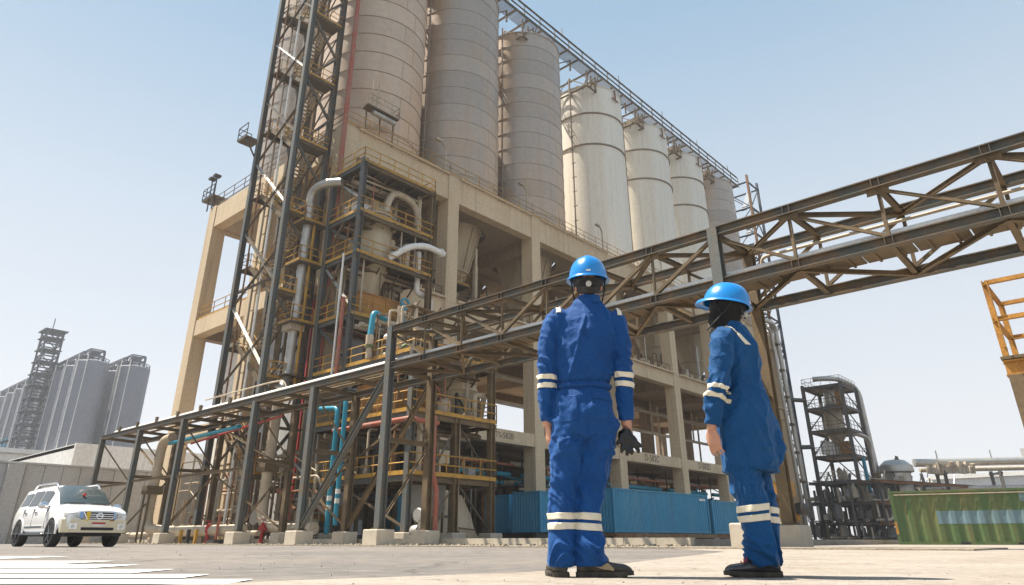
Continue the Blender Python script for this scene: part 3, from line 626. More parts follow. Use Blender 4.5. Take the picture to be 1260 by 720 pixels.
# lamp standards on the deck edge
for i, u in enumerate((33.2, 43.6, 55.9, 68.0)):
    t = thing('deck_lamp', 'gooseneck deck lamp ' + ['over the column beside the process tower', 'over the column left of the hard hat', 'in front of the first cream silo', 'at the foot of the second cream silo'][i], 'lamp', (u, 36.9, 28.1), 'gooseneck lamps along the deck edge')
    MB().tube(bend([(u, 36.9, 28.1), (u, 36.9, 30.6), (u - .9, 36.7, 30.8)], .5), .07, 8).build('pole', 'dust_pipe', t)
    MB().box(u - 1.35, u - .75, 36.55, 36.85, 30.68, 30.84).build('lamp_head', 'dust_pipe', t)

# interior clutter on the mid floors: pipes and small plant
pi = 0
lab = ['on the upper floor behind the first bay', 'on the upper floor in the second bay', 'on the upper floor in the third bay', 'on the upper floor in the fourth bay', 'on the upper floor in the fifth bay']
for i in range(1, 6):
    a, b = CU[i] + .9, CU[i + 1] - .9
    pipe('floor_pipe', [(a, 39.2, 18.2), (b, 39.2, 18.2)], .22, 'dust_pipe', 'fat cream pipe lying ' + lab[i - 1], 0)
    pipe('floor_pipe', [(a, 39.9, 18.7), (b, 39.9, 18.7)], .14, 'dust_pipe', 'slim pipe above the fat one ' + lab[i - 1], 0)
    pipe('conveying_pipe', [(UCS[i], 42.2, 18.7), (UCS[i] + 1.2, 40.5, 18.6), (UCS[i] + 2.4, 38.6, 18.7), (UCS[i] + 2.5, 38.4, 17.4)], .12, 'dust_pipe', 'bent pipe leaving the hopper outlet ' + lab[i - 1], .4)
    t = thing('valve_unit', 'dark rotary valve under the hopper ' + lab[i - 1], 'valve', (UCS[i], 42.2, 17))
    MB().box(UCS[i] - .5, UCS[i] + .5, 41.8, 42.6, 17.6, 18.5).build('housing', 'dark', t); MB().lathe((UCS[i] + .8, 42.2, 18), [(0, -.4), (.3, -.38), (.3, .38), (0, .4)], 12, axis='x').build('motor', 'steel_brown', t)
    for k_ in range(2): MB().tube([(UCS[i] - .4 + .8 * k_, 42.2, 17), (UCS[i] - .4 + .8 * k_, 42.2, 17.6)], .07, 6).build('support_leg', 'steel_brown', t)
t = thing('work_platform', 'yellow railed work platform inside the first open bay', 'platform', (36, 40, 19))
MB().box(35.2, 38.6, 39.2, 40.8, 20.0, 20.1).build('floor_grating', 'grating', t); railing(t, [(35.2, 39.2, 20.1), (38.6, 39.2, 20.1), (38.6, 40.8, 20.1)], h=1.1, step=1.0)
for u in (35.4, 38.4): MB().beam((u, 39.4, 17.2), (u, 39.4, 20.0), .12, .12).build('post', 'steel_brown', t)
t = thing('cat_ladder', 'cream caged ladder beside the inner pillar of the first bay', 'ladder', (39.2, 39.2, 17))
for x in (39.0, 39.5): MB().tube([(x, 39.2, 17.2), (x, 39.2, 22.2)], .04, 6).build('stile', 'dust_pipe', t)
b_ = MB()
for k_ in range(16): b_.tube([(39.0, 39.2, 17.5 + .3 * k_), (39.5, 39.2, 17.5 + .3 * k_)], .02, 5)
b_.build('rungs', 'dust_pipe', t)
# low level: teal header pipes, cable trays behind the containers and hanging lamps
for i in range(1, 7):
    a, b = CU[i] + .8, CU[i + 1] - .8; w_ = ['second', 'third', 'fourth', 'fifth', 'sixth', 'last'][i - 1]
    for (v_, z_, r_, m_, nm) in ((39.5, 5.2, .2, 'teal', 'teal header pipe'), (40.2, 4.6, .16, 'teal', 'lower teal pipe'), (39.0, 5.9, .1, 'rust_red', 'thin red pipe'), (41.0, 6.3, .22, 'dust_pipe', 'fat cream pipe')):
        pipe('low_pipe', [(a, v_, z_), (b, v_, z_)], r_, m_, nm + ' hung under the low beam of the ' + w_ + ' bay', 0)
    t = thing('pipe_hanger', 'steel pipe hanger frame under the low beam of the ' + w_ + ' bay', 'hanger', (a, 40, 7))
    for k_ in range(4):
        x = a + .6 + (b - a - 1.2) * k_ / 3; MB().beam((x, 40, 7.2), (x, 40, 3.8), .09, .09).build('dropper', 'dark', t)
        MB().beam((x, 38.8, 4.2), (x, 41.2, 4.2), .09, .09).build('bearer', 'dark', t)
    MB().box(a, b, 46.2, 46.3, .3, 6.9).build('back_panel', 'steel_brown', t) if i in (1, 2) else None
for i in range(2, 6):
    pipe('down_pipe', [(CU[i + 1] - 1.6, 44.5, 8.2), (CU[i + 1] - 1.6, 44.5, 15.8)], .12, 'dust_pipe', 'slim cream downpipe in the back of the ' + ['third', 'fourth', 'fifth', 'sixth'][i - 2] + ' bay', 0)
    t = thing('floor_girder', 'steel girder frame under the middle floor of the ' + ['third', 'fourth', 'fifth', 'sixth'][i - 2] + ' bay', 'girder', (CU[i], 43, 14))
    for z in (14.4, 12.0): MB().beam((CU[i] + .62, 43.4, z), (CU[i + 1] - .62, 43.4, z), .2, .3, 'I').build('girder', 'dust_pipe', t)
    MB().beam((UCS[i], 43.4, 12.0), (UCS[i], 43.4, 15.8), .16, .16).build('hanger', 'dust_pipe', t)
# cladding walls at the left end
t = thing('end_wall', 'pale clad wall panel set back inside the left end of the silo block', 'wall', (26, 45, 0))
for k_ in range(8): MB().box(26.0, 26.2, 46.4 + 1.2 * k_, 46.4 + 1.2 * k_ + 1.18, .24, 15.6 - .02 * (k_ % 2)).build('panel', 'white_wall', t)
t = thing('clad_shaft', 'grey clad shaft with red columns behind the process tower', 'wall', (24.6, 38.2, 0))
for k_ in range(4): MB().box(24.6, 27.5, 38.3 + 1.9 * k_, 38.3 + 1.9 * k_ + 1.86, .24, 15.5).build('panel', 'wall_grey', t)
for v_ in (38.2, 40.2): MB().box(24.38, 24.58, v_ - .1, v_ + .1, .24, 15.6).build('red_column', 'red', t)
t = thing('left_inner_wall', 'tan wall panels behind the lower left columns of the silo block', 'wall', (30, 47, 0))
for k_ in range(6): MB().box(27.9 + 2.6 * k_, 27.9 + 2.6 * k_ + 2.56, 47.0, 47.15, .24, 7.1).build('panel', 'concrete', t)

# ------------------------------------------------------------------ silos
def silo(i, row, uc, vc, r, z0, z1, m, label, rings_z, course=1.87, hopper=True):
    t = thing('silo', label, 'silo', (uc, vc, z0), 'silos standing in a row on the concrete deck')
    seg = 56; sm_ = 'seam_tan' if m == 'silo_tan' else 'seam_grey'
    if course:
        n = round((z1 - z0) / course); dz = (z1 - z0) / n
        for k_ in range(n):
            a, b = z0 + dz * k_, z0 + dz * (k_ + 1)
            MB().lathe((uc, vc, 0), [(r, a + .02), (r, b - .02)], seg).build('shell_course', m, t)
            MB().lathe((uc, vc, 0), [(r - .01, b - .03), (r + .04, b - .025), (r + .04, b + .025), (r - .01, b + .03)], seg).build('ring_seam', sm_, t)
            for a_ in ((230, 262, 294) if m == 'silo_grey' else (268,)):
                th_ = R(a_ + (14 if k_ % 2 else 0)); x, y_ = uc + math.cos(th_) * (r + .006), vc + math.sin(th_) * (r + .006)
                MB().beam((x, y_, a + .05), (x, y_, b - .05), .028, .014, up=(math.cos(th_), math.sin(th_), 0)).build('plate_seam', sm_, t)
    else:
        MB().lathe((uc, vc, 0), [(r, z0), (r, z1)], seg).build('shell', m, t)
        for z in rings_z:
            MB().lathe((uc, vc, 0), [(r - .01, z - .10), (r + .13, z - .08), (r + .13, z + .08), (r - .01, z + .10)], seg).build('stiffener_ring', 'seam', t)
    MB().lathe((uc, vc, 0), [(r + .06, z1 - .12), (r + .09, z1), (r - .4, z1 + .25), (.3, z1 + 1.1), (.01, z1 + 1.1)], seg).build('roof', m, t)
    if hopper:
        MB().lathe((uc, vc, 0), [(r - .2, 28.2), (r - .35, 27.9), (2.75, 25.9), (1.75, 22.2), (1.84, 22.2), (1.84, 22.0), (1.68, 22.0), (.45, 18.9), (.45, 18.4)], 40).build('hopper_cone', 'vessel', t)
        for a_ in (215, 245, 275, 305):
            th_ = R(a_); MB().beam((uc + math.cos(th_) * 2.85, vc + math.sin(th_) * 2.85, 26.0), (uc + math.cos(th_) * 1.82, vc + math.sin(th_) * 1.82, 22.2), .1, .12).build('cone_rib', 'vessel', t)
    MB().lathe((uc, vc, 0), [(r + .10, z0 - .05), (r + .12, z0 + .35), (r + .004, z0 + .38)], seg).build('skirt', 'steel_brown', t)
    return t
LBL = ['tan weathered metal silo nearest the stair tower, rising out of frame', 'dark grey banded metal silo, second from the stair tower', 'grey banded metal silo with its domed top just in frame',
       'tallest looking cream painted silo, first of the three cream ones', 'cream painted silo, middle of the three cream ones', 'cream painted silo, last of the three cream ones', 'small grey silo at the far right end of the row']
for i, uc in enumerate(USI):
    white = i in (3, 4, 5)
    silo(i, 0, uc, 42.3, 4.35 if white else 4.45, 28.1, 52.4, 'silo_white' if white else ('silo_tan' if i == 0 else 'silo_grey'), LBL[i], (43.9, 48.3), None if white else 1.87)
    if i < 3:
        silo(i, 1, uc, 52.1, 4.4, 28.1, 52.4, 'silo_grey', ['blue grey shaded silo seen through the stair tower, back row', 'back row silo hidden behind the second silo', 'back row silo hidden behind the third silo'][i], (), 1.87 if i == 0 else 3.74, True)
        for k_ in range(2) if i == 0 else (): pipe('silo_riser', [(uc - 3.2 - .9 * k_, 47.6 - .4 * k_ + 2.0 * k_, 28), (uc - 3.2 - .9 * k_, 47.6 - .4 * k_ + 2.0 * k_, 55)], .12, 'white_pipe', ['slim white riser pipe against the shaded back silo, right of the pair', 'slim white riser pipe against the shaded back silo, left of the pair'][k_], 0)
    if i < 6:
        ug = CU[i + 1]; t = thing('silo_downpipe', 'slim dark pipe run in the gap beside the ' + ['first', 'second', 'third', 'fourth', 'fifth', 'sixth'][i] + ' silo', 'pipe', (ug, 40, 28))
        MB().tube([(ug - .05, 41.0, 28.1), (ug - .05, 41.0, 53)], .09, 8).build('pipe_run', 'seam', t)
        if not white:
            for k_ in range(12): MB().beam((ug - .3, 41.0, 29.5 + 1.87 * k_), (ug + .2, 40.8, 29.8 + 1.87 * k_), .07, .08).build('bracket', 'seam', t)
# T-shaped lifting davits at the cream silo tops
for i in (3, 4, 5):
    uc = USI[i] + (-.3); vf = 42.3 - 4.5
    t = thing('silo_davit', 'rusty T shaped bracket at the rim of the ' + ['first', 'second', 'third'][i - 3] + ' cream silo', 'bracket', (uc, vf, 50))
    MB().beam((uc, vf - .02, 51.0), (uc, vf - .02, 52.4), .14, .14).build('stem', 'rust', t); MB().beam((uc - .7, vf, 50.95), (uc + .7, vf, 50.95), .12, .12).build('crossbar', 'rust', t)
# conveyor gallery along the silo tops
G = thing('top_gallery', 'steel conveyor gallery running along the tops of all the silos', 'gallery', (CU[0], 38.6, 53))
for v in (38.4, 45.6):
    for z, h_ in ((53.7, .3), (55.3, .16), (54.5, .08)):
        for i in range(7): member(G, 'gallery_beam', (CU[i] - .3, v, z), (CU[i + 1] - .35, v, z), .16, h_, 'steel', 'I')
    u = CU[0]
    while u < 99.6: member(G, 'gallery_post', (u, v, 53.6), (u, v, 55.4), .1, .1, 'steel'); u += 2.7
for i, uc in enumerate(UCS):
    b_ = MB()
    for k_ in range(9): b_.box(CU[i], CU[i + 1] - .05, 38.62 + .17 * k_, 38.68 + .17 * k_, 53.84, 53.90)
    for k_ in range(6): b_.box(CU[i], CU[i + 1] - .05, 44.0 + .17 * k_, 44.06 + .17 * k_, 53.84, 53.90)
    b_.build('floor_grating', 'steel_brown', G)
    MB().box(uc - 2.2, uc + 2.2, 40.4, 43.9, 53.84, 53.9).build('floor_plate', 'steel_brown', G)
    for q in (-4.6, -2.3, 0, 2.3, 4.6):
        member(G, 'floor_joist', (uc + q, 38.5, 53.65), (uc + q, 45.5, 53.65), .14, .22, 'steel_brown', 'I')
    for q in (-3.9, 3.9):
        for v in (39.2, 45): member(G, 'support_post', (uc + q, v, 52.0), (uc + q, v, 53.6), .16, .16, 'steel_brown')
        member(G, 'support_brace', (uc + q, 39.2, 53.5), (uc + q * .5, 40.6, 52.4), .09, .09, 'steel_brown', 'L')
    for q0, q1 in ((-5.2, -3.4),):      # braced trestle frames between the silo heads
        for v in (38.9, 41.6, 44.6):
            for q in (q0, q1): member(G, 'support_post', (uc + q, v, 51.2), (uc + q, v, 53.6), .15, .15, 'steel_brown')
            member(G, 'support_brace', (uc + q0, v, 51.4), (uc + q1, v, 53.5), .1, .1, 'steel_brown', 'L'); member(G, 'frame_beam', (uc + q0, v, 51.3), (uc + q1, v, 51.3), .14, .18, 'steel_brown', 'I')
        for q in (q0, q1):
            member(G, 'frame_beam', (uc + q, 38.8, 51.35), (uc + q, 44.8, 51.35), .14, .18, 'steel_brown', 'I'); member(G, 'support_brace', (uc + q, 38.9, 51.4), (uc + q, 41.5, 53.5), .1, .1, 'steel_brown', 'L'); member(G, 'support_brace', (uc + q, 44.6, 51.4), (uc + q, 41.7, 53.5), .1, .1, 'steel_brown', 'L')
    for q in (-5, -3.2): member(G, 'bracket_arm', (uc + q, 38.5, 53.6), (uc + q + .8, 40.5, 51.6), .1, .1, 'steel', 'L')
    MB().box(uc - 1.6, uc + 1.6, 40.6, 43.8, 53.91, 55.0).build('conveyor_head', 'steel_brown', G)
    MB().tube([(uc + 1.5, 38.42, 55.3), (uc + 1.5, 38.42, 56.3)], .05, 6).build('lamp_mast', 'steel', G)

# ------------------------------------------------------------------ stair tower
ST = thing('stair_tower', 'tall dark steel stair tower with zigzag flights at the left end of the silos', 'stair tower', (20, 37.6, 0))
SU0, SU1, SV0, SV1 = 20.0, 22.5, 37.65, 43.0
ZT0, ZT1 = .2, 50
for u, v, m_ in ((SU0, SV0, 'steel_blue'), (SU0, SV1, 'steel_blue'), (SU1, SV0, 'steel'), (SU1, SV1, 'steel')):
    member(ST, 'column', (u, v, ZT0), (u, v, ZT1), .36, .36, m_, 'H', up=(0, 1, 0))
lz = [3.6 + 5.5 * k_ for k_ in range(9)]
def flight(p0, p1, wd, across, n=15):
    """treads, stringers and hand rails of one flight from p0 up to p1"""
    p0 = Vector(p0); p1 = Vector(p1); across = Vector(across); d = p1 - p0; dh = Vector((d.x, d.y, 0)).normalized()
    for s_ in (-1, 1):
        member(ST, 'stringer', p0 + across * s_ * wd / 2, p1 + across * s_ * wd / 2, .06, .28, 'steel_brown')
        q0, q1 = p0 + across * s_ * wd / 2, p1 + across * s_ * wd / 2
        b_ = MB()
        for z in (.55, 1.0): b_.tube([q0 + Vector((0, 0, z)), q1 + Vector((0, 0, z))], .028, 5)
        for k_ in range(5): q = q0.lerp(q1, k_ / 4); b_.tube([q, q + Vector((0, 0, 1.0))], .028, 5)
        b_.build('handrail', 'yellow', ST)
    b_ = MB()
    for k_ in range(n):
        c = p0.lerp(p1, (k_ + .5) / n); e = across * (wd / 2 - .035)
        x = dh * .10; z_ = Vector((0, 0, .02))
        b_.quadloop([[c - e - x - z_, c + e - x - z_, c + e + x - z_, c - e + x - z_], [c - e - x + z_, c + e - x + z_, c + e + x + z_, c - e + x + z_]])
    o = b_.build('treads', 'dust_pipe', ST); o['kind'] = 'stuff'
for k_, z in enumerate(lz):
    MB().box(SU0 + .2, SU1 - .1, SV0 - .25, SV0 + 1.0, z - .06, z).build('landing', 'grating', ST)
    member(ST, 'landing_beam', (SU0 + .2, SV0 - .22, z - .16), (SU1 - .2, SV0 - .22, z - .16), .12, .2, 'steel_brown', 'I')
    member(ST, 'landing_beam', (SU0, SV0 + .2, z - .18), (SU0, SV1 - .2, z - .18 + .0), .14, .16, 'steel', 'I') if k_ % 1 == 9 else None
    railing(ST, [(SU0 + .2, SV0 - .26, z), (SU1 - .1, SV0 - .26, z), (SU1 - .1, SV0 + .9, z)], 'yellow', 1.0, .9, r=.03)
    if z > 46: continue
    zm = z + 2.75
    MB().box(SU0 + .2, SU1 - .1, SV1 - 1.0, SV1 + .3, zm - .06, zm).build('landing', 'grating', ST)
    member(ST, 'landing_beam', (SU0 + .2, SV1 - 1.02, zm - .16), (SU1 - .2, SV1 - 1.02, zm - .16), .12, .2, 'steel_brown', 'I')
    member(ST, 'tie_beam', (SU0, SV1 - .2, zm - .2), (SU1, SV1 - .2, zm - .2), .14, .18, 'steel', 'I')
    railing(ST, [(SU0 + .2, SV1 - .9, zm), (SU0 + .2, SV1 + .3, zm), (SU1 - .1, SV1 + .3, zm)], 'steel_brown', 1.0, .9, r=.03, toe=False)
    flight((20.75, SV0 + 1.0, z), (20.75, SV1 - 1.0, zm), .95, (1, 0, 0))
    flight((21.8, SV1 - 1.0, zm), (21.8, SV0 + 1.0, z + 5.5), .95, (1, 0, 0))
    a, b = (z + .2, zm - .2)
    member(ST, 'brace', (SU0 - .02, SV1 - .1, z + 5.5), (SU0 - .02, SV0 + .1, z + .6), .16, .16, 'silver' if k_ % 2 else 'steel', 'L')
    member(ST, 'brace', (SU0 + .05, SV1 - .1, z + .2), (SU0 + .05, SV0 + .1, z + 3.2), .17, .17, 'steel', 'L')
    member(ST, 'tie_beam', (SU0, SV0 + .2, z + .9), (SU0, SV1 - .2, z + .9), .12, .14, 'steel', 'I') if k_ == 2 else None
    member(ST, 'brace', (SU0 + .2, SV0, z - .3), (SU1 - .2, SV0, z + 2.5), .16, .16, 'steel', 'L')
    member(ST, 'brace', (SU1 - .2, SV0 + .02, z + 2.7), (SU0 + .2, SV0 + .02, z + 5.2), .16, .16, 'steel', 'L')
    member(ST, 'brace', (SU1, SV0 + .2, z), (SU1, SV1 - .2, z + 5.2), .1, .1, 'steel', 'L')
    member(ST, 'brace', (SU1, SV1 - .2, z), (SU1, SV0 + .2, z + 5.2), .1, .1, 'steel', 'L')
for k_, (u, v, r_, m_) in enumerate(((20.3, 40.2, .09, 'white_pipe'), (21.3, 43.2, .08, 'dust_pipe'), (22.3, 39.6, .1, 'steel_brown'), (20.15, 42.2, .06, 'rust'))):
    MB().tube([(u, v, 1), (u, v, 49)], r_, 8).build('riser_pipe', m_, ST)
for k_ in range(34):
    z = 3 + 1.35 * k_; MB().beam((SU0 + .05, 40.0, z), (SU0 + .05, 40.5, z), .05, .05).build('pipe_clip', 'steel_brown', ST)
MB().box(22.30, 22.36, 40.2, 40.9, 2, 48).build('cable_tray', 'steel_brown', ST)
# side platforms of the stair tower
MB().box(19.0, 20.1, 43.1, 44.5, 27.7, 27.77).build('side_platform', 'grating', ST); railing(ST, [(20.0, 44.5, 27.77), (19.0, 44.5, 27.77), (19.0, 43.1, 27.77)], 'steel', 1.1, 1.1, r=.035)
member(ST, 'knee_brace', (19.1, 43.4, 27.7), (20, 43.1, 26.0), .1, .1, 'steel')
t = thing('corner_platform', 'small steel platform with floodlights at the top left corner of the silo block', 'platform', (24, 57, 28))
MB().box(23.0, 25.4, 56.9, 59.2, 29.2, 29.3).build('floor_grating', 'steel_brown', t); railing(t, [(23.0, 57, 29.3), (23.0, 59.2, 29.3), (25.4, 59.2, 29.3)], 'dark_blue_steel', 1.1, .8, r=.04)
for q in (57.3, 58.2): MB().tube([(23.2, q, 28), (23.2, q, 31.4)], .06, 6).build('post', 'dark_blue_steel', t); MB().box(22.9, 23.5, q - .2, q + .3, 31.3, 31.5).build('floodlight', 'dark', t)
# small gantry on the deck near the corner
t = thing('roof_walkway', 'little railed walkway above the corner of the deck beside the first silo', 'platform', (25, 37, 28))
MB().box(25.0, 28.0, 36.75, 37.6, 30.6, 30.72).build('floor_grating', 'steel_brown', t); railing(t, [(25, 36.75, 30.7), (28, 36.75, 30.7), (28, 37.6, 30.7)], 'dust_pipe', 1.0, .8, r=.035)
MB().tube([(25.6, 37.0, 30.3), (27.8, 37.0, 30.3)], .22, 10).build('drum', 'silver', t)
for u in (25.2, 26.5, 27.8): MB().beam((u, 37.2, 28.1), (u, 37.2, 30.6), .1, .1).build('post', 'steel_brown', t)
for u in (25.4, 25.9): MB().tube([(u, 36.8, 30.7), (u, 36.8, 33.2)], .05, 6).build('mast', 'dust_pipe', t)

# ------------------------------------------------------------------ right end of the block
t = thing('end_duct', 'tall grey duct pair climbing the right end of the silo block', 'duct', (101, 36, 0))
MB().tube(bend([(93.0, 36.6, 29.6), (98.2, 36.2, 29.8), (99.3, 36.2, 29.0), (100.9, 36.2, 3.0)], 1.6, 8), .34, 12).build('duct_run', 'silver', t)
MB().tube(bend([(93.0, 36.9, 28.7), (97.6, 36.6, 28.9), (98.3, 36.5, 28.2), (99.9, 36.5, 1.0)], 1.4, 8), .22, 12).build('duct_run', 'silver', t)
for k_ in range(6): MB().box(98.7 + .21 * k_ - .3, 99.7 + .21 * k_ + .2, 35.9, 36.6, 26.5 - 3.8 * k_, 26.75 - 3.8 * k_).build('clamp', 'steel_brown', t)
EB = thing('end_stair_tower', 'dark braced steel tower with a red column beyond the right end of the silos', 'stair tower', (101.5, 38, 0))
EU = (101.4, 105.4); EV = (37.6, 42.2)
for u in EU:
    for v in EV: member(EB, 'column', (u, v, .2), (u, v, 56.5), .34, .34, 'rust' if (u, v) == (101.4, 37.6) else 'dark_blue_steel', 'H')
for k_ in range(12):
    z = 3.5 + 4.7 * k_
    if z > 56: break
    for p, q in (((EU[0], EV[0]), (EU[1], EV[0])), ((EU[0], EV[0]), (EU[0], EV[1])), ((EU[1], EV[0]), (EU[1], EV[1]))):
        member(EB, 'tie_beam', (*p, z), (*q, z), .2, .22, 'dark_blue_steel', 'I')
        if z < 51: member(EB, 'brace', (*p, z), (*q, z + 4.6) if k_ % 2 else (*q, z + 4.6), .15, .15, 'dark_blue_steel', 'L')
        if z < 51 and k_ % 2: member(EB, 'brace', (*q, z), (*p, z + 4.6), .15, .15, 'dark_blue_steel', 'L')
    if z < 51: MB().beam((EU[0] + .4, 39, z), (EU[1] - .3, 39, z + 4.6), .9, .12).build('stair_flight', 'dark_blue_steel', EB)
# ------------------------------------------------------------------ shipping containers
def corrugated(b_, x0, x1, y, z0, z1, out, pitch=.28, depth=.055):
    """a pressed panel along local x at local y, facing out (+1 / -1 in y)"""
    x = x0; pr = []
    while x < x1 - .01:
        for dx, dy in ((0, 0), (.30, 0), (.5, -1), (.80, -1)):
            xx = min(x + pitch * dx, x1); pr.append((xx, y + out * depth * dy))
        x += pitch
    pr.append((x1, y)); n0 = len(b_.v)
    for (px_, py_) in pr: b_.v += [(px_, py_, z0), (px_, py_, z1)]
    for i in range(len(pr) - 1):
        a = n0 + 2 * i
        b_.f.append((a, a + 2, a + 3, a + 1) if out < 0 else (a, a + 1, a + 3, a + 2))
def container(label, loc, rot, L_, W_, H_, m, group=None, trim=None, pitch=.28):
    t = thing('shipping_container', label, 'container', loc, group, rot); trim = trim or m
    for y, o in ((0, -1), (W_, 1)):
        b_ = MB(); corrugated(b_, .12, L_ - .12, y + .03 * -o, .15, H_ - .1, o, pitch); b_.build('side_panel', m, t, True)
    for nm, x, o in (('front_panel', 0, -1), ('rear_panel', L_, 1)):
        b_ = MB(); corrugated(b_, .12, W_ - .12, 0, .15, H_ - .1, o, .25); b_.v = [(x - .03 * o + (yy if True else 0), xx, z) for xx, yy, z in b_.v]
        b_.f = [tuple(reversed(f_)) for f_ in b_.f]; b_.build(nm, m, t, True)
    MB().box(.05, L_ - .05, .05, W_ - .05, H_ - .07, H_ - .03).build('roof_panel', m, t, True)
    MB().box(.05, L_ - .05, .05, W_ - .05, .1, .14).build('floor_panel', 'wood', t, True)
    for x in (0, L_):
        for y in (0, W_):
            MB().box(x - .01 if x == 0 else x - .15, x + .15 if x == 0 else x + .01, y - .01 if y == 0 else y - .13, y + .13 if y == 0 else y + .01, .13, H_ - .13).build('corner_post', trim, t, True)
            for z in (0, H_ - .12): MB().box(x - .015 if x == 0 else x - .17, x + .17 if x == 0 else x + .015, y - .015 if y == 0 else y - .16, y + .16 if y == 0 else y + .015, z, z + .12).build('corner_casting', trim, t, True)
    for y in (0, W_ - .06):
        MB().box(.17, L_ - .17, y - .006, y + .066, H_ - .11, H_ - .01).build('top_rail', trim, t, True)
        MB().box(.17, L_ - .17, y - .006, y + .066, .01, .15).build('bottom_rail', trim, t, True)
    for x in (0, L_ - .06):
        MB().box(x - .006, x + .066, .16, W_ - .16, H_ - .11, H_ - .01).build('end_rail', trim, t, True)
        MB().box(x - .006, x + .066, .16, W_ - .16, .01, .15).build('end_rail', trim, t, True)
    return t
GC = 'blue containers parked in front of the silo block'
container('blue container end on, left of the two beside the process tower', (37.9, 34.1, .70), 0, 6.06, 2.3, 2.5, 'blue_box', GC)
container('blue container end on, directly left of the left worker\'s legs', (36.25, 29.95, .69), R(-1), 6.06, 2.4, 2.5, 'blue_box', GC)
c3 = container('long blue container with its full ribbed side in view between the workers', (41.15, 27.6, .70), R(-3.4), 12.19, 2.4, 2.82, 'blue_box', GC)
MB().box(10.9, 11.5, -.03, -.022, 2.35, 2.5).build('marking_plate', 'white_pipe', c3, True); MB().box(11.55, 11.75, -.03, -.022, 2.35, 2.5).build('marking_plate', 'white_pipe', c3, True)
container('lower blue container behind the right worker\'s knees', (53.7, 26.75, .70), R(-3.4), 12.19, 2.4, 2.45, 'blue_box', GC)
fb = thing('flatbed_deck', 'rusty timbered flatbed deck under the blue containers', 'flatbed', (40.6, 27.4, 0), None, R(-3.4))
for k_ in range(12): MB().box(.2 + 2.15 * k_, .2 + 2.15 * k_ + 2.1, -.12, .16, .40, .66).build('side_plank', 'wood' if k_ % 3 else 'rust', fb, True)
MB().box(0, 26, .2, 2.6, .5, .655).build('bed', 'rust', fb, True)
for k_ in range(8):
    MB().box(1.2 + 3.3 * k_, 2.9 + 3.3 * k_, .0, .5, .0, .38).build('support_block', 'patch_blue' if k_ % 2 == 0 else 'dark', fb, True)
for (x, y, w_) in ((37.6, 34.0, 'left'), (36.0, 29.9, 'second')):
    t = thing('skid_base', 'dark skid under the ' + w_ + ' end on blue container', 'skid', (x, y, 0)); 
    for q in (.2, 2.0): MB().box(x, x + 6, y + q, y + q + .3, .24, .68).build('runner', 'dark', t)
g1 = container('weathered green container with grey blue overpainted lettering panel', (42.55, 10.95, .0), R(-75.7), 12.19, 2.4, 2.62, 'green_box', None, None, .62)
for k0, k1, z0, z1 in ((3, 10, .98, 1.60), (9, 10, 2.0, 2.38), (11, 12, .7, 2.1)):
    b_ = MB(); corrugated(b_, .12 + .62 * k0, .12 + .62 * k1, .022, z0, z1, -1, .62); b_.build('paint_patch', 'patch_blue', g1, True)
MB().box(.2, 12, -.05, -.012, 2.40, 2.45).build('trim_strip', 'dust_pipe', g1, True)
MB().box(-.02, .10, -.02, .02, .5, 1.1).build('rust_patch', 'rust_yellow', g1, True)
for x in (2.75, 5.15): MB().box(x, x + .42, -.02, .2, .02, .125).build('fork_pocket', 'black', g1, True)

# ------------------------------------------------------------------ large car
M['car_paint'] = mat('white_car_paint', (.86, .86, .85), .22, amt=.15, col2=(.66, .60, .5), scale=2, fine=.02, coat=.6)
M['car_bounce_tint'] = mat('bounce_tinted_bumper_paint', (.70, .62, .43), .35, amt=.5, col2=(.62, .5, .3), scale=2, fine=.04, coat=.3)  # car white yellowed: ground bounce on the shaded front put into the colour
M['chrome'] = mat('chrome_trim', (.75, .76, .78), .12, 1.0, amt=0, fine=.02)
M['glass'] = mat('tinted_glass', (.03, .04, .045), .05, amt=0, fine=.02, spec=.8)
M['windscreen'] = mat('windscreen_glass', (.04, .06, .065), .22, amt=.0, fine=.01, spec=1.0, coat=.5)
M['tyre'] = mat('tyre_rubber', (.02, .02, .02), .8, fine=.2)
M['tape_y'] = mat('yellow_tape', (.75, .50, .02), .5, amt=.1); M['tape_b'] = mat('pale_blue_tape', (.25, .42, .70), .4, amt=.1)
M['lamp_glass'] = mat('headlamp_glass', (.62, .62, .58), .08, amt=.4, col2=(.3, .3, .28), scale=6, fine=.05, spec=.8)
psi = R(49.5); HD = (RGT * math.sin(psi) - FWD * math.cos(psi)).normalized()
RR = cp(-.650 * 25.6, 25.6); CARC = RR + HD * 1.53
lf = Vector((-HD.y, HD.x, 0))       # the car's left
CARC = CARC + lf * .82
car = thing('parked_car', 'white four wheel drive car with yellow and blue tape on its grille', 'car', tuple(CARC), None, math.atan2(HD.y, HD.x))
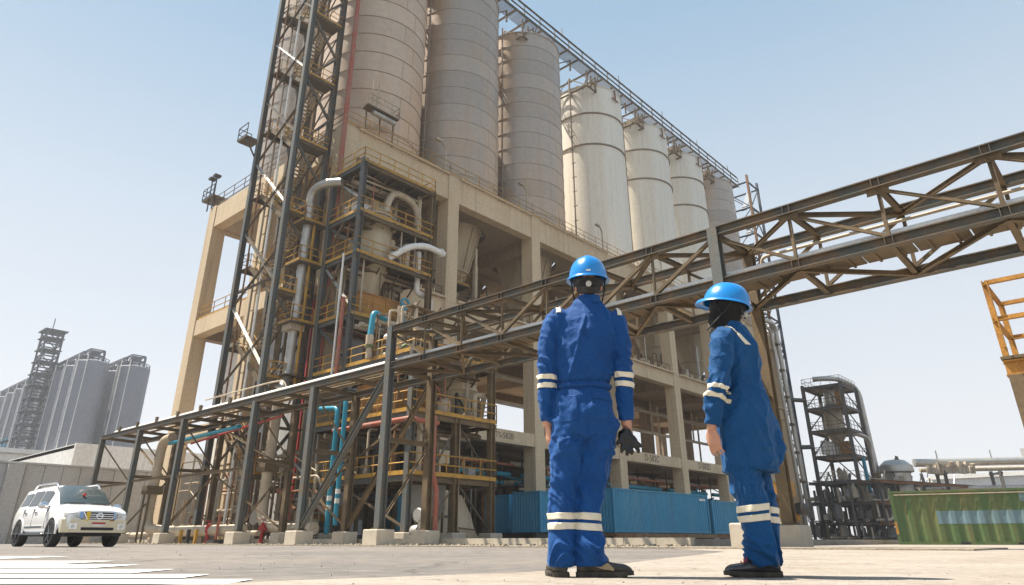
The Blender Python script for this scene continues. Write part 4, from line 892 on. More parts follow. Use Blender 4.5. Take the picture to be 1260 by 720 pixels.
# stations along the car, x forward: (x, [(halfwidth, z) from sill to roof centre])
def sect(x, sill, hips, belt, roof, wz):
    return [(x, y, z) for y, z in ((wz * .90, sill), (wz * .985, sill + .10), (wz, hips), (wz * .985, (hips + belt) / 2 + .05), (wz * .955, belt)) ] + [(x, y, z) for y, z in roof]
ST_ = [
 (-2.52, .62, .82, 1.05, [(.78, 1.15), (.70, 1.25), (.40, 1.30), (0, 1.31)], .84),
 (-2.46, .48, .80, 1.14, [(.80, 1.42), (.72, 1.66), (.45, 1.78), (0, 1.80)], .93),
 (-2.25, .46, .82, 1.18, [(.82, 1.50), (.73, 1.80), (.48, 1.89), (0, 1.91)], .97),
 (-1.55, .44, .84, 1.19, [(.83, 1.52), (.74, 1.83), (.50, 1.93), (0, 1.95)], .995),
 (-.5, .42, .84, 1.19, [(.83, 1.52), (.735, 1.84), (.50, 1.94), (0, 1.96)], .995),
 (.35, .42, .84, 1.18, [(.83, 1.50), (.73, 1.81), (.50, 1.91), (0, 1.93)], .995),
 (.72, .42, .84, 1.17, [(.84, 1.42), (.75, 1.66), (.50, 1.74), (0, 1.76)], .995),
 (1.22, .42, .84, 1.16, [(.88, 1.20), (.82, 1.25), (.55, 1.29), (0, 1.30)], .995),
 (1.60, .44, .84, 1.13, [(.90, 1.16), (.78, 1.22), (.50, 1.26), (0, 1.27)], .99),
 (2.15, .46, .82, 1.09, [(.88, 1.12), (.75, 1.18), (.48, 1.22), (0, 1.23)], .965),
 (2.42, .48, .78, 1.03, [(.84, 1.06), (.70, 1.12), (.45, 1.16), (0, 1.17)], .91),
 (2.55, .50, .76, .96, [(.76, .99), (.62, 1.03), (.40, 1.06), (0, 1.07)], .84)]
S_ = [sect(*q) for q in ST_]
b_ = MB(); loops = []
for s_ in S_:
    right = [(x, -y, z) for x, y, z in s_]; left = [(x, y, z) for x, y, z in reversed(s_[:-1])]
    loops.append(right + left)
b_.quadloop(loops, True, True); b_.sm = True
body = b_.build('body', 'car_paint', car, True, ang=38)
md = body.modifiers.new('bevel', 'BEVEL'); md.width = .03; md.segments = 2; md.limit_method = 'ANGLE'; md.angle_limit = R(30)
def lerp_st(x):
    for i in range(len(S_) - 1):
        a, c = ST_[i][0], ST_[i + 1][0]
        if a <= x <= c:
            t = (x - a) / (c - a); return [tuple(p + (q - p) * t for p, q in zip(S_[i][k], S_[i + 1][k])) for k in range(len(S_[0]))]
def side_glass(name, xa, xb, side, lo=.12, hi=.86):
    m_ = MB(); cols = []
    for x in [xa + (xb - xa) * k / 4 for k in range(5)]:
        s_ = lerp_st(x); A, B, Cc = Vector(s_[4]), Vector(s_[5]), Vector(s_[6]); q = []
        for t in (lo, .5, hi):
            tt = t * 2; p = A.lerp(B, tt) if tt < 1 else B.lerp(Cc, tt - 1); q.append((p.x, side * (p.y + .012), p.z + .004))
        cols.append(q)
    for c_ in cols: m_.v += c_
    for i in range(4):
        for j in range(2):
            a = i * 3 + j; f_ = (a, a + 3, a + 4, a + 1); m_.f.append(f_ if side > 0 else tuple(reversed(f_)))
    m_.sm = True
    return m_.build(name, 'glass', car, True)
for sd_ in (-1, 1):
    side_glass('side_window', -2.15, -1.38, sd_, .16, .80); side_glass('side_window', -1.28, -.42, sd_); side_glass('side_window', -.33, .52, sd_)
    # doors: shut lines as thin dark grooves, handles proud
    for x in (-1.33, -.38, .86): MB().box(x - .008, x + .008, sd_ * .975 - .02, sd_ * .975 + .023, .55, 1.17).build('shut_line', 'dark', car, True)
    for x in (-1.1, -.12): MB().box(x - .12, x + .12, sd_ * .985 - .02, sd_ * .985 + .035, 1.03, 1.07).build('door_handle', 'chrome', car, True)
    MB().box(-1.0, .95, sd_ * .93 - .14, sd_ * .93 + .14, .36, .42).build('running_board', 'chrome', car, True)
    MB().box(-.9, .75, sd_ * .99 - .02, sd_ * .99 + .022, .56, .63).build('side_trim', 'chrome', car, True)
    MB().tube(bend([(-1.9, sd_ * .66, 1.88), (-1.7, sd_ * .66, 2.0), (.1, sd_ * .66, 2.0), (.35, sd_ * .66, 1.87)], .2), .028, 8).build('roof_rail', 'chrome', car, True)
    MB().lathe((.88, sd_ * 1.14, 1.24), [(.0, -.13), (.075, -.12), (.12, 0), (.10, .12), (0, .14)], 14, axis='y').build('mirror', 'chrome', car, True)
    MB().beam((.86, sd_ * .9, 1.2), (.88, sd_ * 1.05, 1.22), .06, .05).build('mirror_arm', 'dark', car, True)
    MB().quadloop([[(2.30, sd_ * .935, 1.0), (2.515, sd_ * .80, .99), (2.555, sd_ * .56, .99), (2.56, sd_ * .56, .86), (2.54, sd_ * .80, .84), (2.34, sd_ * .94, .88)], [(2.33, sd_ * .955, 1.0), (2.545, sd_ * .82, .99), (2.585, sd_ * .57, .99), (2.59, sd_ * .57, .86), (2.57, sd_ * .82, .84), (2.37, sd_ * .96, .88)]]).build('headlight', 'lamp_glass', car, True)
    MB().lathe((2.56, sd_ * .72, .925), [(0, 0), (.04, .0), (.045, .03), (.03, .04), (0, .03)], 12, axis='x').build('headlight_bulb', 'chrome', car, True)
    MB().box(2.46, 2.60, sd_ * .72 - .11, sd_ * .72 + .11, .52, .68).build('fog_lamp_surround', 'chrome', car, True); MB().lathe((2.59, sd_ * .72, .6), [(0, .0), (.06, .0), (.06, .03), (0, .03)], 12, axis='x').build('fog_lamp', 'lamp_glass', car, True)
# windscreen
m_ = MB()
for x, z, hw in ((1.20, 1.315, .80), (.98, 1.53, .78), (.76, 1.745, .715), (.42, 1.905, .60)):
    pass
s0, s1, s2 = lerp_st(1.19), lerp_st(.73), lerp_st(.40)
rows = []
for s_, o_ in ((s0, .03), (s1, .03), (s2, .02)):
    P = [Vector(s_[6]), Vector(s_[7]), Vector(s_[8])]; P[0].y *= .97
    row = [(p.x + o_, -p.y, p.z + o_) for p in P] + [(p.x + o_, p.y, p.z + o_) for p in reversed(P[:-1])]; rows.append(row)
for r_ in rows: m_.v += r_
for i in range(2):
    for j in range(4): a = i * 5 + j; m_.f.append((a, a + 1, a + 6, a + 5))
m_.sm = True; m_.build('windscreen', 'windscreen', car, True)
MB().lathe((.98, -.02, 1.62), [(0, -.02), (.05, -.02), (.05, .03), (0, .03)], 12, axis='x').build('windscreen_sticker', 'red', car, True)
for y in (-.5, .15): MB().tube([(1.235, y, 1.305), (1.225, y + .5, 1.315)], .012, 5).build('wiper', 'dark', car, True)
# front: grille, badge, tape, bumper, plate
MB().box(2.50, 2.585, -.52, .52, .80, 1.02).build('grille', 'dark', car, True)
for z in (.84, .90, .96): MB().box(2.585, 2.60, -.5, .5, z - .009, z + .009).build('grille_bar', 'chrome', car, True)
for sd_ in (-1, 1): MB().beam((2.60, sd_ * .50, 1.03), (2.61, sd_ * .36, .80), .06, .03).build('grille_surround', 'chrome', car, True)
MB().lathe((2.605, 0, .91), [(.075, -.01), (.10, -.01), (.10, .015), (.075, .015), (.075, -.01)], 22, axis='x').build('badge_ring', 'chrome', car, True)
MB().box(2.605, 2.625, -.12, .12, .895, .925).build('badge_bar', 'chrome', car, True)
MB().box(2.612, 2.622, -.40, -.29, .76, 1.04).build('yellow_tape', 'tape_y', car, True)
MB().box(2.606, 2.614, -.60, -.49, .84, 1.02).build('blue_tape', 'tape_b', car, True); MB().box(2.612, 2.622, .42, .50, .80, 1.03).build('blue_tape', 'tape_b', car, True); MB().box(2.612, 2.624, .32, .46, .76, .83).build('orange_tape', 'orange_rust', car, True)
b_ = MB().quadloop([[(2.30, -.99, z0_) if k == 0 else p for k, p in enumerate([(2.0, -1.0, z0_), (2.36, -.98, z0_), (2.56, -.80, z0_), (2.62, -.4, z0_), (2.63, 0, z0_), (2.62, .4, z0_), (2.56, .80, z0_), (2.36, .98, z0_), (2.0, 1.0, z0_), (2.0, .5, z0_), (2.0, -.5, z0_)])] for z0_ in (.42, .50, .74, .80)])
b_.build('front_bumper', 'car_bounce_tint', car, True)
MB().box(2.56, 2.645, -.48, .48, .49, .57).build('lower_grille', 'black', car, True)
MB().box(2.63, 2.65, -.2, .2, .60, .72).build('number_plate', 'white_pipe', car, True); MB().box(2.645, 2.655, -.2, .2, .665, .72).build('plate_band', 'red', car, True)
MB().box(-2.2, 2.4, -.85, .85, .32, .5).build('underbody', 'black', car, True)
for x in (-1.53, 1.54):
    for sd_ in (-1, 1):
        MB().lathe((x, sd_ * .88, .40), [(.30, -.135), (.385, -.135), (.40, -.11), (.40, .11), (.385, .135), (.30, .135), (.30, -.135)], 28, axis='y').build('tyre', 'tyre', car, True)
        wh = MB().lathe((x, sd_ * .88, .40), [(.30, -.12), (.30, .05), (.24, .02), (.0, .02)] if sd_ > 0 else [(.30, .12), (.30, -.05), (.24, -.02), (.0, -.02)], 24, axis='y').build('wheel_disc', 'dark', car, True)
        for k_ in range(6):
            a = k_ * math.pi / 3; MB().beam((x, sd_ * .98, .40), (x + .285 * math.cos(a), sd_ * .985, .40 + .285 * math.sin(a)), .07, .03).build('wheel_spoke', 'chrome', car, True)
        MB().lathe((x, sd_ * .955, .40), [(.285, -.02), (.31, -.02), (.31, .03), (.285, .03), (.285, -.02)], 26, axis='y').build('wheel_rim', 'chrome', car, True)
        arc_ = [(x + .47 * math.cos(q), sd_ * .962, .42 + .47 * math.sin(q)) for q in [R(-5 + 19 * k) for k in range(11)]]
        m_ = MB(); n_ = len(arc_)
        m_.v = [(px_, sd_ * .80, pz) for px_, py_, pz in arc_] + [(px_, sd_ * 1.005, pz) for px_, py_, pz in arc_] + [(x, sd_ * 1.003, .40)]
        m_.f = [(n_ + i, n_ + i + 1, 2 * n_) if sd_ < 0 else (n_ + i + 1, n_ + i, 2 * n_) for i in range(n_ - 1)]
        m_.build('wheel_arch', 'black', car, True)
        MB().tube([(p[0], sd_ * .985, p[2]) for p in arc_], .035, 6).build('arch_lip', 'car_paint', car, True)

# ------------------------------------------------------------------ left background: wall, store, far silos
t = thing('boundary_wall', 'long grey ribbed metal wall behind the car', 'wall', (2, 60, 0))
k_ = 0; x = -8.0
while x < 34:
    MB().box(x, x + 1.16, 60 + (.04 if k_ % 2 else 0), 60.25, -.02, 5.25).build('wall_panel', 'wall_grey', t); x += 1.2; k_ += 1
MB().box(-8, 34, 59.94, 60.3, 5.26, 5.4).build('capping', 'wall_grey', t); MB().box(13.6, 14.6, 59.6, 59.95, 0, 5.2).build('pilaster', 'wall_grey', t)
pipe('wall_pipe', [(9.2, 59.6, 0), (9.2, 59.6, 2.6), (11.4, 59.6, 3.4), (11.4, 59.6, 3.9)], .13, 'dust_pipe', 'cream pipe cranked up the grey wall left of the car', .2)
t = thing('wall_lamp', 'small pale lamp bracket on the grey wall above the car', 'lamp', (19, 59.7, 4))
MB().lathe((19.2, 59.6, 3.8), [(0, -.25), (.25, -.2), (.3, 0), (.2, .25), (0, .3)], 12).build('lamp_body', 'dust_pipe', t); MB().box(19.1, 19.3, 59.6, 59.95, 3.3, 3.5).build('bracket', 'dust_pipe', t)
t = thing('dark_frame', 'dark leaning steel frame stacked against the grey wall by the car', 'frame', (8.6, 58.5, 0))
for p, q in (((8.2, 58.6, 0), (8.2, 59.2, 1.9)), ((10.6, 58.6, 0), (10.6, 59.2, 1.9)), ((8.2, 59.2, 1.85), (10.6, 59.2, 1.85)), ((8.5, 58.4, 0), (8.5, 59.0, 1.6))): member(t, 'frame_bar', p, q, .22, .14, 'dark_blue_steel')
t = thing('white_store', 'large windowless white store building behind the grey wall', 'building', (20, 92, 0))
for k_ in range(14): MB().box(27 + 4 * k_, 27 + 4 * k_ + 3.97, 92, 92.4, 0, 10.7).build('wall_panel', 'white_wall', t)
MB().box(27, 83, 92.4, 120, 10.1, 10.5).build('roof', 'white_wall', t); MB().box(27, 27.4, 92.4, 120, 0, 10.6).build('gable_wall', 'white_wall', t)
t = thing('cream_office', 'cream concrete office block under the far silos', 'building', (28, 150, 0))
MB().box(26, 72, 150, 175, 0, 14.6).build('wall', 'white_wall', t); MB().box(25.5, 72.5, 149.5, 175.5, 14.6, 15.4).build('parapet', 'white_wall', t)
for k_ in range(9):
    f_ = MB().box(30 + 5 * k_, 33.2 + 5 * k_, 149.85, 149.99, 7.5, 12.6).build('window', 'wall_grey', t); MB().box(30.2 + 5 * k_, 33.0 + 5 * k_, 149.8, 149.84, 7.8, 12.3).build('pane', 'patch_blue', f_)
def far_silo(uc, vc, label, top=52.4):
    t = thing('far_silo', label, 'silo', (uc, vc, 25), 'grey silos of the distant second plant')
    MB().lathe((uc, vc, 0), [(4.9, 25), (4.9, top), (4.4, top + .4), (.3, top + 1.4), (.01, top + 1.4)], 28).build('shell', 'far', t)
    for k_ in range(7): MB().lathe((uc, vc, 27 + 3.7 * k_), [(4.89, -.07), (4.96, -.06), (4.96, .06), (4.89, .07)], 28).build('ring_seam', 'far', t)
    for a_ in (200, 235): MB().tube([(uc + 5.05 * math.cos(R(a_)), vc + 5.05 * math.sin(R(a_)), 25), (uc + 5.05 * math.cos(R(a_)), vc + 5.05 * math.sin(R(a_)), top + 2)], .16, 6).build('riser', 'white_wall', t)
    b_ = MB()
    for k_ in range(12):
        a0, a1 = k_ * math.pi / 6, (k_ + 1) * math.pi / 6; P0 = (uc + 4.6 * math.cos(a0), vc + 4.6 * math.sin(a0)); P1 = (uc + 4.6 * math.cos(a1), vc + 4.6 * math.sin(a1))
        b_.beam((*P0, top), (*P0, top + 1.5), .18, .18); b_.beam((*P0, top + 1.4), (*P1, top + 1.4), .16, .16); b_.beam((*P0, top + .7), (*P1, top + .7), .14, .14)
    for dx, dy in ((-2, -2), (2, -2), (2, 2), (-2, 2)):
        b_.beam((uc + dx, vc + dy, top), (uc + dx, vc + dy, top + 4.2), .34, .34); b_.beam((uc + dx, vc + dy, top + .6), (uc - dy, vc + dx, top + 4.0), .2, .2)
        for z in (2.4, 4.2): b_.beam((uc + dx, vc + dy, top + z), (uc - dy, vc + dx, top + z), .3, .34)
    b_.box(uc - 1.5, uc + 1.2, vc - 1.5, vc + 1, top + 2.6, top + 4.0); b_.tube(bend([(uc + 2.5, vc - 1, top), (uc + 2.5, vc - 1, top + 4.6), (uc + 2.4, vc + 8, top + 4.6)], 1.2, 4), .4, 8)
    b_.beam((uc - 3, vc, top + 3.2), (uc - 3, vc + 11, top + 3.2), .5, .9)
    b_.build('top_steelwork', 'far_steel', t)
ords = ['nearest', 'second', 'third', 'fourth', 'fifth', 'sixth', 'seventh', 'eighth', 'ninth', 'last']
for k_ in range(10):
    far_silo(70.5, 243 + 11.0 * k_, ords[k_] + ' of the distant hazy grey silos in the front row, counted from the right')
for k_ in range(3): far_silo(82.5, 241 + 11.0 * k_, ['rightmost distant hazy silo, set back a little behind its neighbours', 'second shaded silo in the back row of the distant plant', 'third shaded silo in the back row of the distant plant'][k_])
t = thing('distant_plant', 'pale concrete base building under the distant silos', 'building', (65, 236, 0))
MB().box(65, 88, 236, 355, 23.4, 25).build('deck', 'white_wall', t)
for k_ in range(10):
    for u in (66, 86): MB().box(u - .8, u + .8, 237 + 12 * k_, 238.8 + 12 * k_, 0, 23.4).build('column', 'white_wall', t)
MB().box(67, 85, 238, 353, 0, 20).build('infill_wall', 'white_wall', t)
t = thing('far_stair_tower', 'tall thin lattice stair tower in front of the distant silos', 'stair tower', (63, 266, 0))
for u in (61, 66):
    for v in (265, 271): MB().beam((u, v, 0), (u, v, 66), .5, .5).build('column', 'far_steel', t)
for k_ in range(16):
    z = 4.1 * k_
    for p, q in (((61, 265), (66, 265)), ((61, 265), (61, 271)), ((66, 265), (66, 271)), ((61, 271), (66, 271))):
        MB().beam((*p, z), (*q, z), .35, .4).build('tie', 'far_steel', t); MB().beam((*p, z), (*q, z + 4.1), .28, .28).build('brace', 'far_steel', t)
        if k_ % 2: MB().beam((*q, z), (*p, z + 4.1), .28, .28).build('brace', 'far_steel', t)
    MB().box(60.2, 66.6, 264.4, 271.6, z + 2, z + 2.25).build('landing', 'far_steel', t)
MB().box(60, 67, 264, 272, 66, 66.4).build('top_platform', 'far_steel', t); MB().beam((63, 268, 66), (63, 268, 71), .25, .25).build('mast', 'far_steel', t)
t = thing('far_blue_frame', 'small blue steel structure at the foot of the distant stair tower', 'structure', (56, 258, 0))
for k_ in range(4):
    for j in range(3): MB().beam((56, 256 + 4 * k_, 18), (56, 256 + 4 * k_, 29), .6, .6).build('post', 'teal', t) if j == 0 else MB().beam((56, 255, 20 + 4 * j), (56, 269, 20 + 4 * j), .6, .6).build('rail', 'teal', t)

# ------------------------------------------------------------------ right background: process tower, pipe racks, building
M['tower_steel'] = mat('far_tower_steel', (.10, .095, .09), .6, .1, col2=(.17, .12, .08), amt=.7, scale=.5, tint=.2)
FT = thing('far_process_tower', 'dark steel process tower with four platforms beyond the right worker', 'process tower', (101.7, 29.4, 0))
fu = (101.7, 108.4); fv = (29.4, 34.6); FL = [7.7, 11.0, 14.4, 17.5, 20.5]
for u in fu:
    for v in fv: member(FT, 'column', (u, v, 0), (u, v, 20.7), .42, .42, 'tower_steel', 'H')
for i, z in enumerate(FL):
    MB().box(fu[0] + .2, fu[1] - .2, fv[0] + .2, fv[1] - .2, z - .1, z).build('floor_grating', 'steel_brown', FT)
    for p, q in (((fu[0], fv[0]), (fu[0], fv[1])), ((fu[0], fv[0]), (fu[1], fv[0])), ((fu[1], fv[0]), (fu[1], fv[1])), ((fu[0], fv[1]), (fu[1], fv[1]))): member(FT, 'edge_beam', (*p, z - .22), (*q, z - .22), .24, .36, 'tower_steel', 'I')
    railing(FT, [(fu[1], fv[0], z), (fu[0], fv[0], z), (fu[0], fv[1], z), (fu[1], fv[1], z)], 'silver' if i in (0, 4) else 'steel_brown', 1.1, 1.3, r=.04, toe=False)
    if i < 4:
        zz = FL[i + 1] - .4; member(FT, 'brace', (fu[0], fv[0], z), (fu[0], (fv[0] + fv[1]) / 2, zz), .16, .16, 'tower_steel', 'L'); member(FT, 'brace', (fu[0], fv[1], z), (fu[0], (fv[0] + fv[1]) / 2, zz), .16, .16, 'tower_steel', 'L')
        member(FT, 'brace', (fu[0], fv[0], zz), (fu[1], fv[0], z), .16, .16, 'tower_steel', 'L')
MB().lathe((104.6, 32, 0), [(0, 17.7), (1.25, 17.6), (1.3, 17.2), (1.3, 13.8), (.3, 12.4), (.3, 11.2)], 22).build('hopper', 'vessel', FT)
MB().lathe((104.6, 32, 0), [(.8, 20.4), (.8, 18.2), (1.2, 17.8)], 16).build('filter_head', 'silver', FT)
MB().box(103.2, 103.9, 30.2, 30.9, 17.8, 19.6).build('orange_unit', 'rust_yellow', FT); MB().box(103.8, 104.9, 30.4, 31.6, 11.1, 12.9).build('orange_unit', 'orange_rust', FT); MB().lathe((104.3, 31.4, 0), [(0, 7.6), (1.0, 7.5), (1.0, 4.8), (0, 4.7)], 16).build('lower_vessel', 'silver', FT)
for k_ in range(5): MB().lathe((102.6 + .5 * k_, 33.5 - .3 * k_, 11.2), [(.3, 0), (.34, 1.2), (.2, 1.8), (0, 1.9)], 10).build('cyclone', 'silver' if k_ % 2 else 'white_pipe', FT)
pipe('top_duct', [(102.4, 33.2, 21.6), (102.8, 31.2, 21.5), (106, 30.6, 21.8), (109.2, 29.3, 20.8), (109.4, 29.0, 6.0), (112, 28.2, 5.0)], .36, 'silver', 'silver duct arching over the far process tower and down its right side', 1.6)
pipe('blue_riser', [(104.3, 29.1, 10.6), (104.5, 29.1, 6.2), (106.6, 28.9, 3.6), (106.6, 28.9, .3)], .24, 'teal', 'blue riser pipe down the front of the far process tower', .8)
pipe('white_duct', [(104.2, 30.2, 14.2), (107.6, 29.0, 13.6), (108.2, 28.9, 12.4), (108.2, 28.9, 6.4)], .3, 'silver', 'slimmer pale duct bent down inside the far process tower', .8)
pipe('link_bridge', [(100.6, 36.2, 18.8), (101.6, 34.4, 18.6)], .3, 'tower_steel', 'short dark link between the silo end and the far process tower, upper', 0)
pipe('link_bridge', [(100.6, 36.2, 12.2), (101.6, 34.4, 12.2)], .3, 'tower_steel', 'short dark link between the silo end and the far process tower, lower', 0)
LR = thing('low_rack', 'dense dark low pipe rack at the foot of the far process tower', 'pipe rack', (100, 26, 0))
rnd = random.Random(5)
for k_ in range(7):
    for v in (27.2, 34.5): member(LR, 'column', (100.5 + 4.2 * k_, v - 1.5 * k_ * .6, 0), (100.5 + 4.2 * k_, v - 1.5 * k_ * .6, 7.4), .36, .36, 'tower_steel', 'H')
for z, m_ in ((2.2, 'rust'), (4.6, 'rust'), (7.2, 'rust')):
    member(LR, 'rack_beam', (98.5, 27.0, z), (126, 17.4, z), .3, .38, m_, 'I'); member(LR, 'rack_beam', (98.5, 34.8, z), (126, 25, z), .3, .38, 'tower_steel', 'I')
    for k_ in range(8):
        x = 99.5 + 3.6 * k_; member(LR, 'cross_beam', (x, 27.2 - .35 * (x - 98.5), z), (x, 34.4 - .35 * (x - 98.5), z), .2, .28, 'tower_steel', 'I')
for z in (2.2, 4.6, 7.2):
    for k_ in range(5): member(LR, 'rack_beam', (98.6 + .1 * k_, 26.6 + 2.1 * k_, z + .02 * k_), (110.5, 25.4 + 2.1 * k_, z + .02 * k_), .22, .3, 'rust' if k_ < 2 else 'tower_steel', 'I')
for k_ in range(6):
    for j in range(3): member(LR, 'column', (99.2 + 2.1 * k_, 26.4 + 3.6 * j, 0), (99.2 + 2.1 * k_, 26.4 + 3.6 * j, 7.2), .26, .26, 'tower_steel', 'H')
b2 = [MB(), MB(), MB(), MB()]
for k_ in range(420):
    x = rnd.uniform(98.4, 111) if k_ < 330 else rnd.uniform(108, 121); v = rnd.uniform(26.2, 36) - (.45 * max(0, x - 104)); z = rnd.choice((.3, .4, 2.4, 2.4, 4.8, 4.8, 7.2)) + rnd.uniform(0, .5); q = b2[k_ % 4]; r_ = rnd.choice((.07, .1, .16, .22))
    ty = rnd.random()
    if ty < .3: q.tube([(x, v, min(z, 4.8)), (x, v, min(z, 4.8) + rnd.uniform(1.0, 2.4))], r_ * .8, 7)
    elif ty < .75: q.tube(bend([(x, v, z), (x + rnd.uniform(1.5, 5), v - 1.0, z), (x + 3, v - 1.2, z + rnd.uniform(.4, 1.6))], .4, 4), r_ * .8, 7)
    elif ty < .88: q.lathe((x, v, z), [(0, 0), (r_ * 2.4, .05), (r_ * 2.4, rnd.uniform(.8, 1.8)), (0, 2.0)], 10)
    else: q.box(x, x + rnd.uniform(.4, 1.2), v, v + .6, z, z + rnd.uniform(.4, 1.1))
for q, m_, nm in zip(b2, ('silver', 'tower_steel', 'steel_brown', 'dust_pipe'), ('silver_pipework', 'dark_pipework', 'rusty_pipework', 'cream_pipework')): o = q.build(nm, m_, LR); o['kind'] = 'stuff'
t = thing('dome_vessel', 'silver dome topped vessel with small valves beside the low pipe rack', 'vessel', (109.4, 26.6, 0))
MB().lathe((109.4, 26.6, 0), [(0, 10.6), (1.3, 10.4), (2.1, 9.7), (2.2, 8.9), (1.7, 8.7), (1.7, 3.0), (0, 2.9)], 24).build('shell', 'silver', t)
for k_ in range(5): MB().tube([(108.6 + .4 * k_, 26.2, 9.9), (108.6 + .4 * k_, 26.2, 10.7 + .3 * (k_ % 2))], .1, 6).build('nozzle', 'steel_brown', t)
pipe('orange_motor', [(110.2, 24.2, 5.6), (111.6, 23.8, 5.6)], .55, 'orange_rust', 'rusty orange drum on the low pipe rack', 0)
pipe('blue_pump', [(109.4, 24.0, 1.0), (109.4, 24.0, 4.2), (110.8, 23.5, 4.4)], .3, 'teal', 'blue pump pipe on the low rack left of the green container', .5)
RK = thing('long_pipe_rack', 'long cream pipe rack running off to the right behind the green container', 'pipe rack', (116, 24, 0))
ra, rb_ = Vector((114, 25, 0)), Vector((135, -4, 0)); dr = (rb_ - ra); L_ = dr.length; dr.normalize()
for z, r_, m_ in ((10.4, .55, 'silver'), (9.3, .3, 'dust_pipe'), (6.9, .35, 'silver'), (6.1, .22, 'dust_pipe')):
    o_ = Vector((.6, .4, 0)) * (1 if z in (10.4, 6.9) else -1); MB().tube([ra + o_ + Vector((0, 0, z)), rb_ + o_ + dr * 12 + Vector((0, 0, z + .5))], r_, 14).build('pipe_run', m_, RK)
for k_ in range(6):
    p = ra + dr * (3 + 7.2 * k_)
    for o_ in (-1.1, 1.1): q = p + Vector((.8, .6, 0)) * o_; MB().beam(q, q + Vector((0, 0, 9.2)), .4, .4).build('column', 'tower_steel', RK)
    for z in (8.8, 5.6): MB().beam(p + Vector((-1.2, -.9, z)), p + Vector((1.2, .9, z)), .3, .3).build('cross_beam', 'tower_steel', RK)
    MB().beam(p + Vector((0, 0, 10.9)), p + Vector((0, 0, 12.0)), .14, .14).build('vent_stub', 'silver', RK)
t = thing('pipe_insulation', 'ragged tan insulated valve cluster where the long pipe rack begins', 'valves', (115, 23, 9))
for k_ in range(14): x = 113.6 + .28 * k_; MB().tube([(x, 23.6 - .36 * k_, 8.8), (x + rnd.uniform(-.3, .3), 23.4 - .36 * k_, 9.4 + rnd.uniform(.2, 1))], rnd.uniform(.2, .36), 7).build('lagging', 'dust_pipe', t)
t = thing('street_lamp', 'slim street lamp with a curved arm above the long pipe rack', 'street lamp', (131, 30, 0))
MB().tube(bend([(131, 30, 0), (131, 30, 11.2), (129.8, 31.0, 12.0)], .8), .08, 8).build('pole', 'steel', t); MB().box(129.3, 129.9, 30.9, 31.3, 11.9, 12.1).build('lamp_head', 'dark', t)
t = thing('white_plant_building', 'pale flat roofed building far behind the green container', 'building', (160, 0, 0))
MB().box(165, 185, -40, 34, 0, 11.5).build('wall', 'white_wall', t); MB().box(164.6, 185.4, -40.4, 34.4, 11.5, 12.2).build('parapet', 'white_wall', t); MB().box(168, 172, 14, 18.5, 12.2, 16.6).build('roof_unit', 'wall_grey', t)
for k_ in range(5):
    f_ = MB().box(164.86, 164.99, 24 - 8 * k_, 28.5 - 8 * k_, 6.0, 8.2).build('window', 'white_wall', t); MB().box(164.8, 164.85, 24.2 - 8 * k_, 28.3 - 8 * k_, 6.2, 8.0).build('pane', 'tape_b', f_)
# yellow rusty access platform at the right edge, square to the plant grid
K0 = cp(6.74, 9.0)
t = thing('access_platform', 'rusty yellow railed access platform on a tall column at the right edge', 'platform', tuple(K0))
def rp(u, v, z): return (K0.x + u, K0.y - v, z)      # u away along the long face, v towards the street
for u, v in ((0, 0), (1.25, 0), (0, 1.9), (1.25, 1.9)): MB().beam(rp(u, v, 2.45), rp(u, v, 3.52), .075, .075, 'L').build('rail_post', 'rust_yellow', t)
for z in (2.97, 3.5):
    for p, q in (((0, 0), (1.25, 0)), ((0, 0), (0, 3.2)), ((1.25, 0), (1.25, 3.2))): MB().beam(rp(*p, z), rp(*q, z), .07, .07, 'L').build('rail', 'rust_yellow', t)
MB().box(K0.x - .06, K0.x + 1.35, K0.y - 3.3, K0.y + .06, 2.40, 2.44).build('deck_plate', 'steel_brown', t)
for u in (0, 1.28): MB().beam(rp(u, -.04, 2.29), rp(u, 3.3, 2.29), .1, .2, 'I').build('edge_beam', 'rust_yellow', t)
MB().beam(rp(.06, -.01, 2.29), rp(1.22, -.01, 2.29), .1, .19, 'I').build('edge_beam', 'rust_yellow', t)
for u, v in ((.03, .05), (1.25, .05), (.03, 3.0), (1.25, 3.0)): MB().beam(rp(u, v, 0), rp(u, v, 2.19), .16, .16, 'H').build('column', 'steel_brown', t)
MB().beam(rp(-.12, .02, 2.55), rp(.16, .02, 2.58), .02, .02).build('bracket', 'rust_yellow', t)
# yellow painted steel stand beside the right worker
t = thing('yellow_stand', 'ochre painted steel stand with gusset behind the right worker\'s legs', 'stand', (20.4, 8.0, 0))
MB().box(20.3, 20.75, 7.75, 8.35, 1.32, 1.72).build('top_box', 'rust_yellow', t); MB().box(20.4, 20.7, 7.8, 8.3, 0, 1.3).build('post', 'steel_brown', t)
MB().beam((20.5, 7.85, 1.2), (20.6, 7.7, .7), .16, .06).build('gusset', 'rust_yellow', t); MB().lathe((20.6, 7.6, 1.0), [(0, -.2), (.16, -.18), (.16, .18), (0, .2)], 12, axis='x').build('valve', 'dark', t)
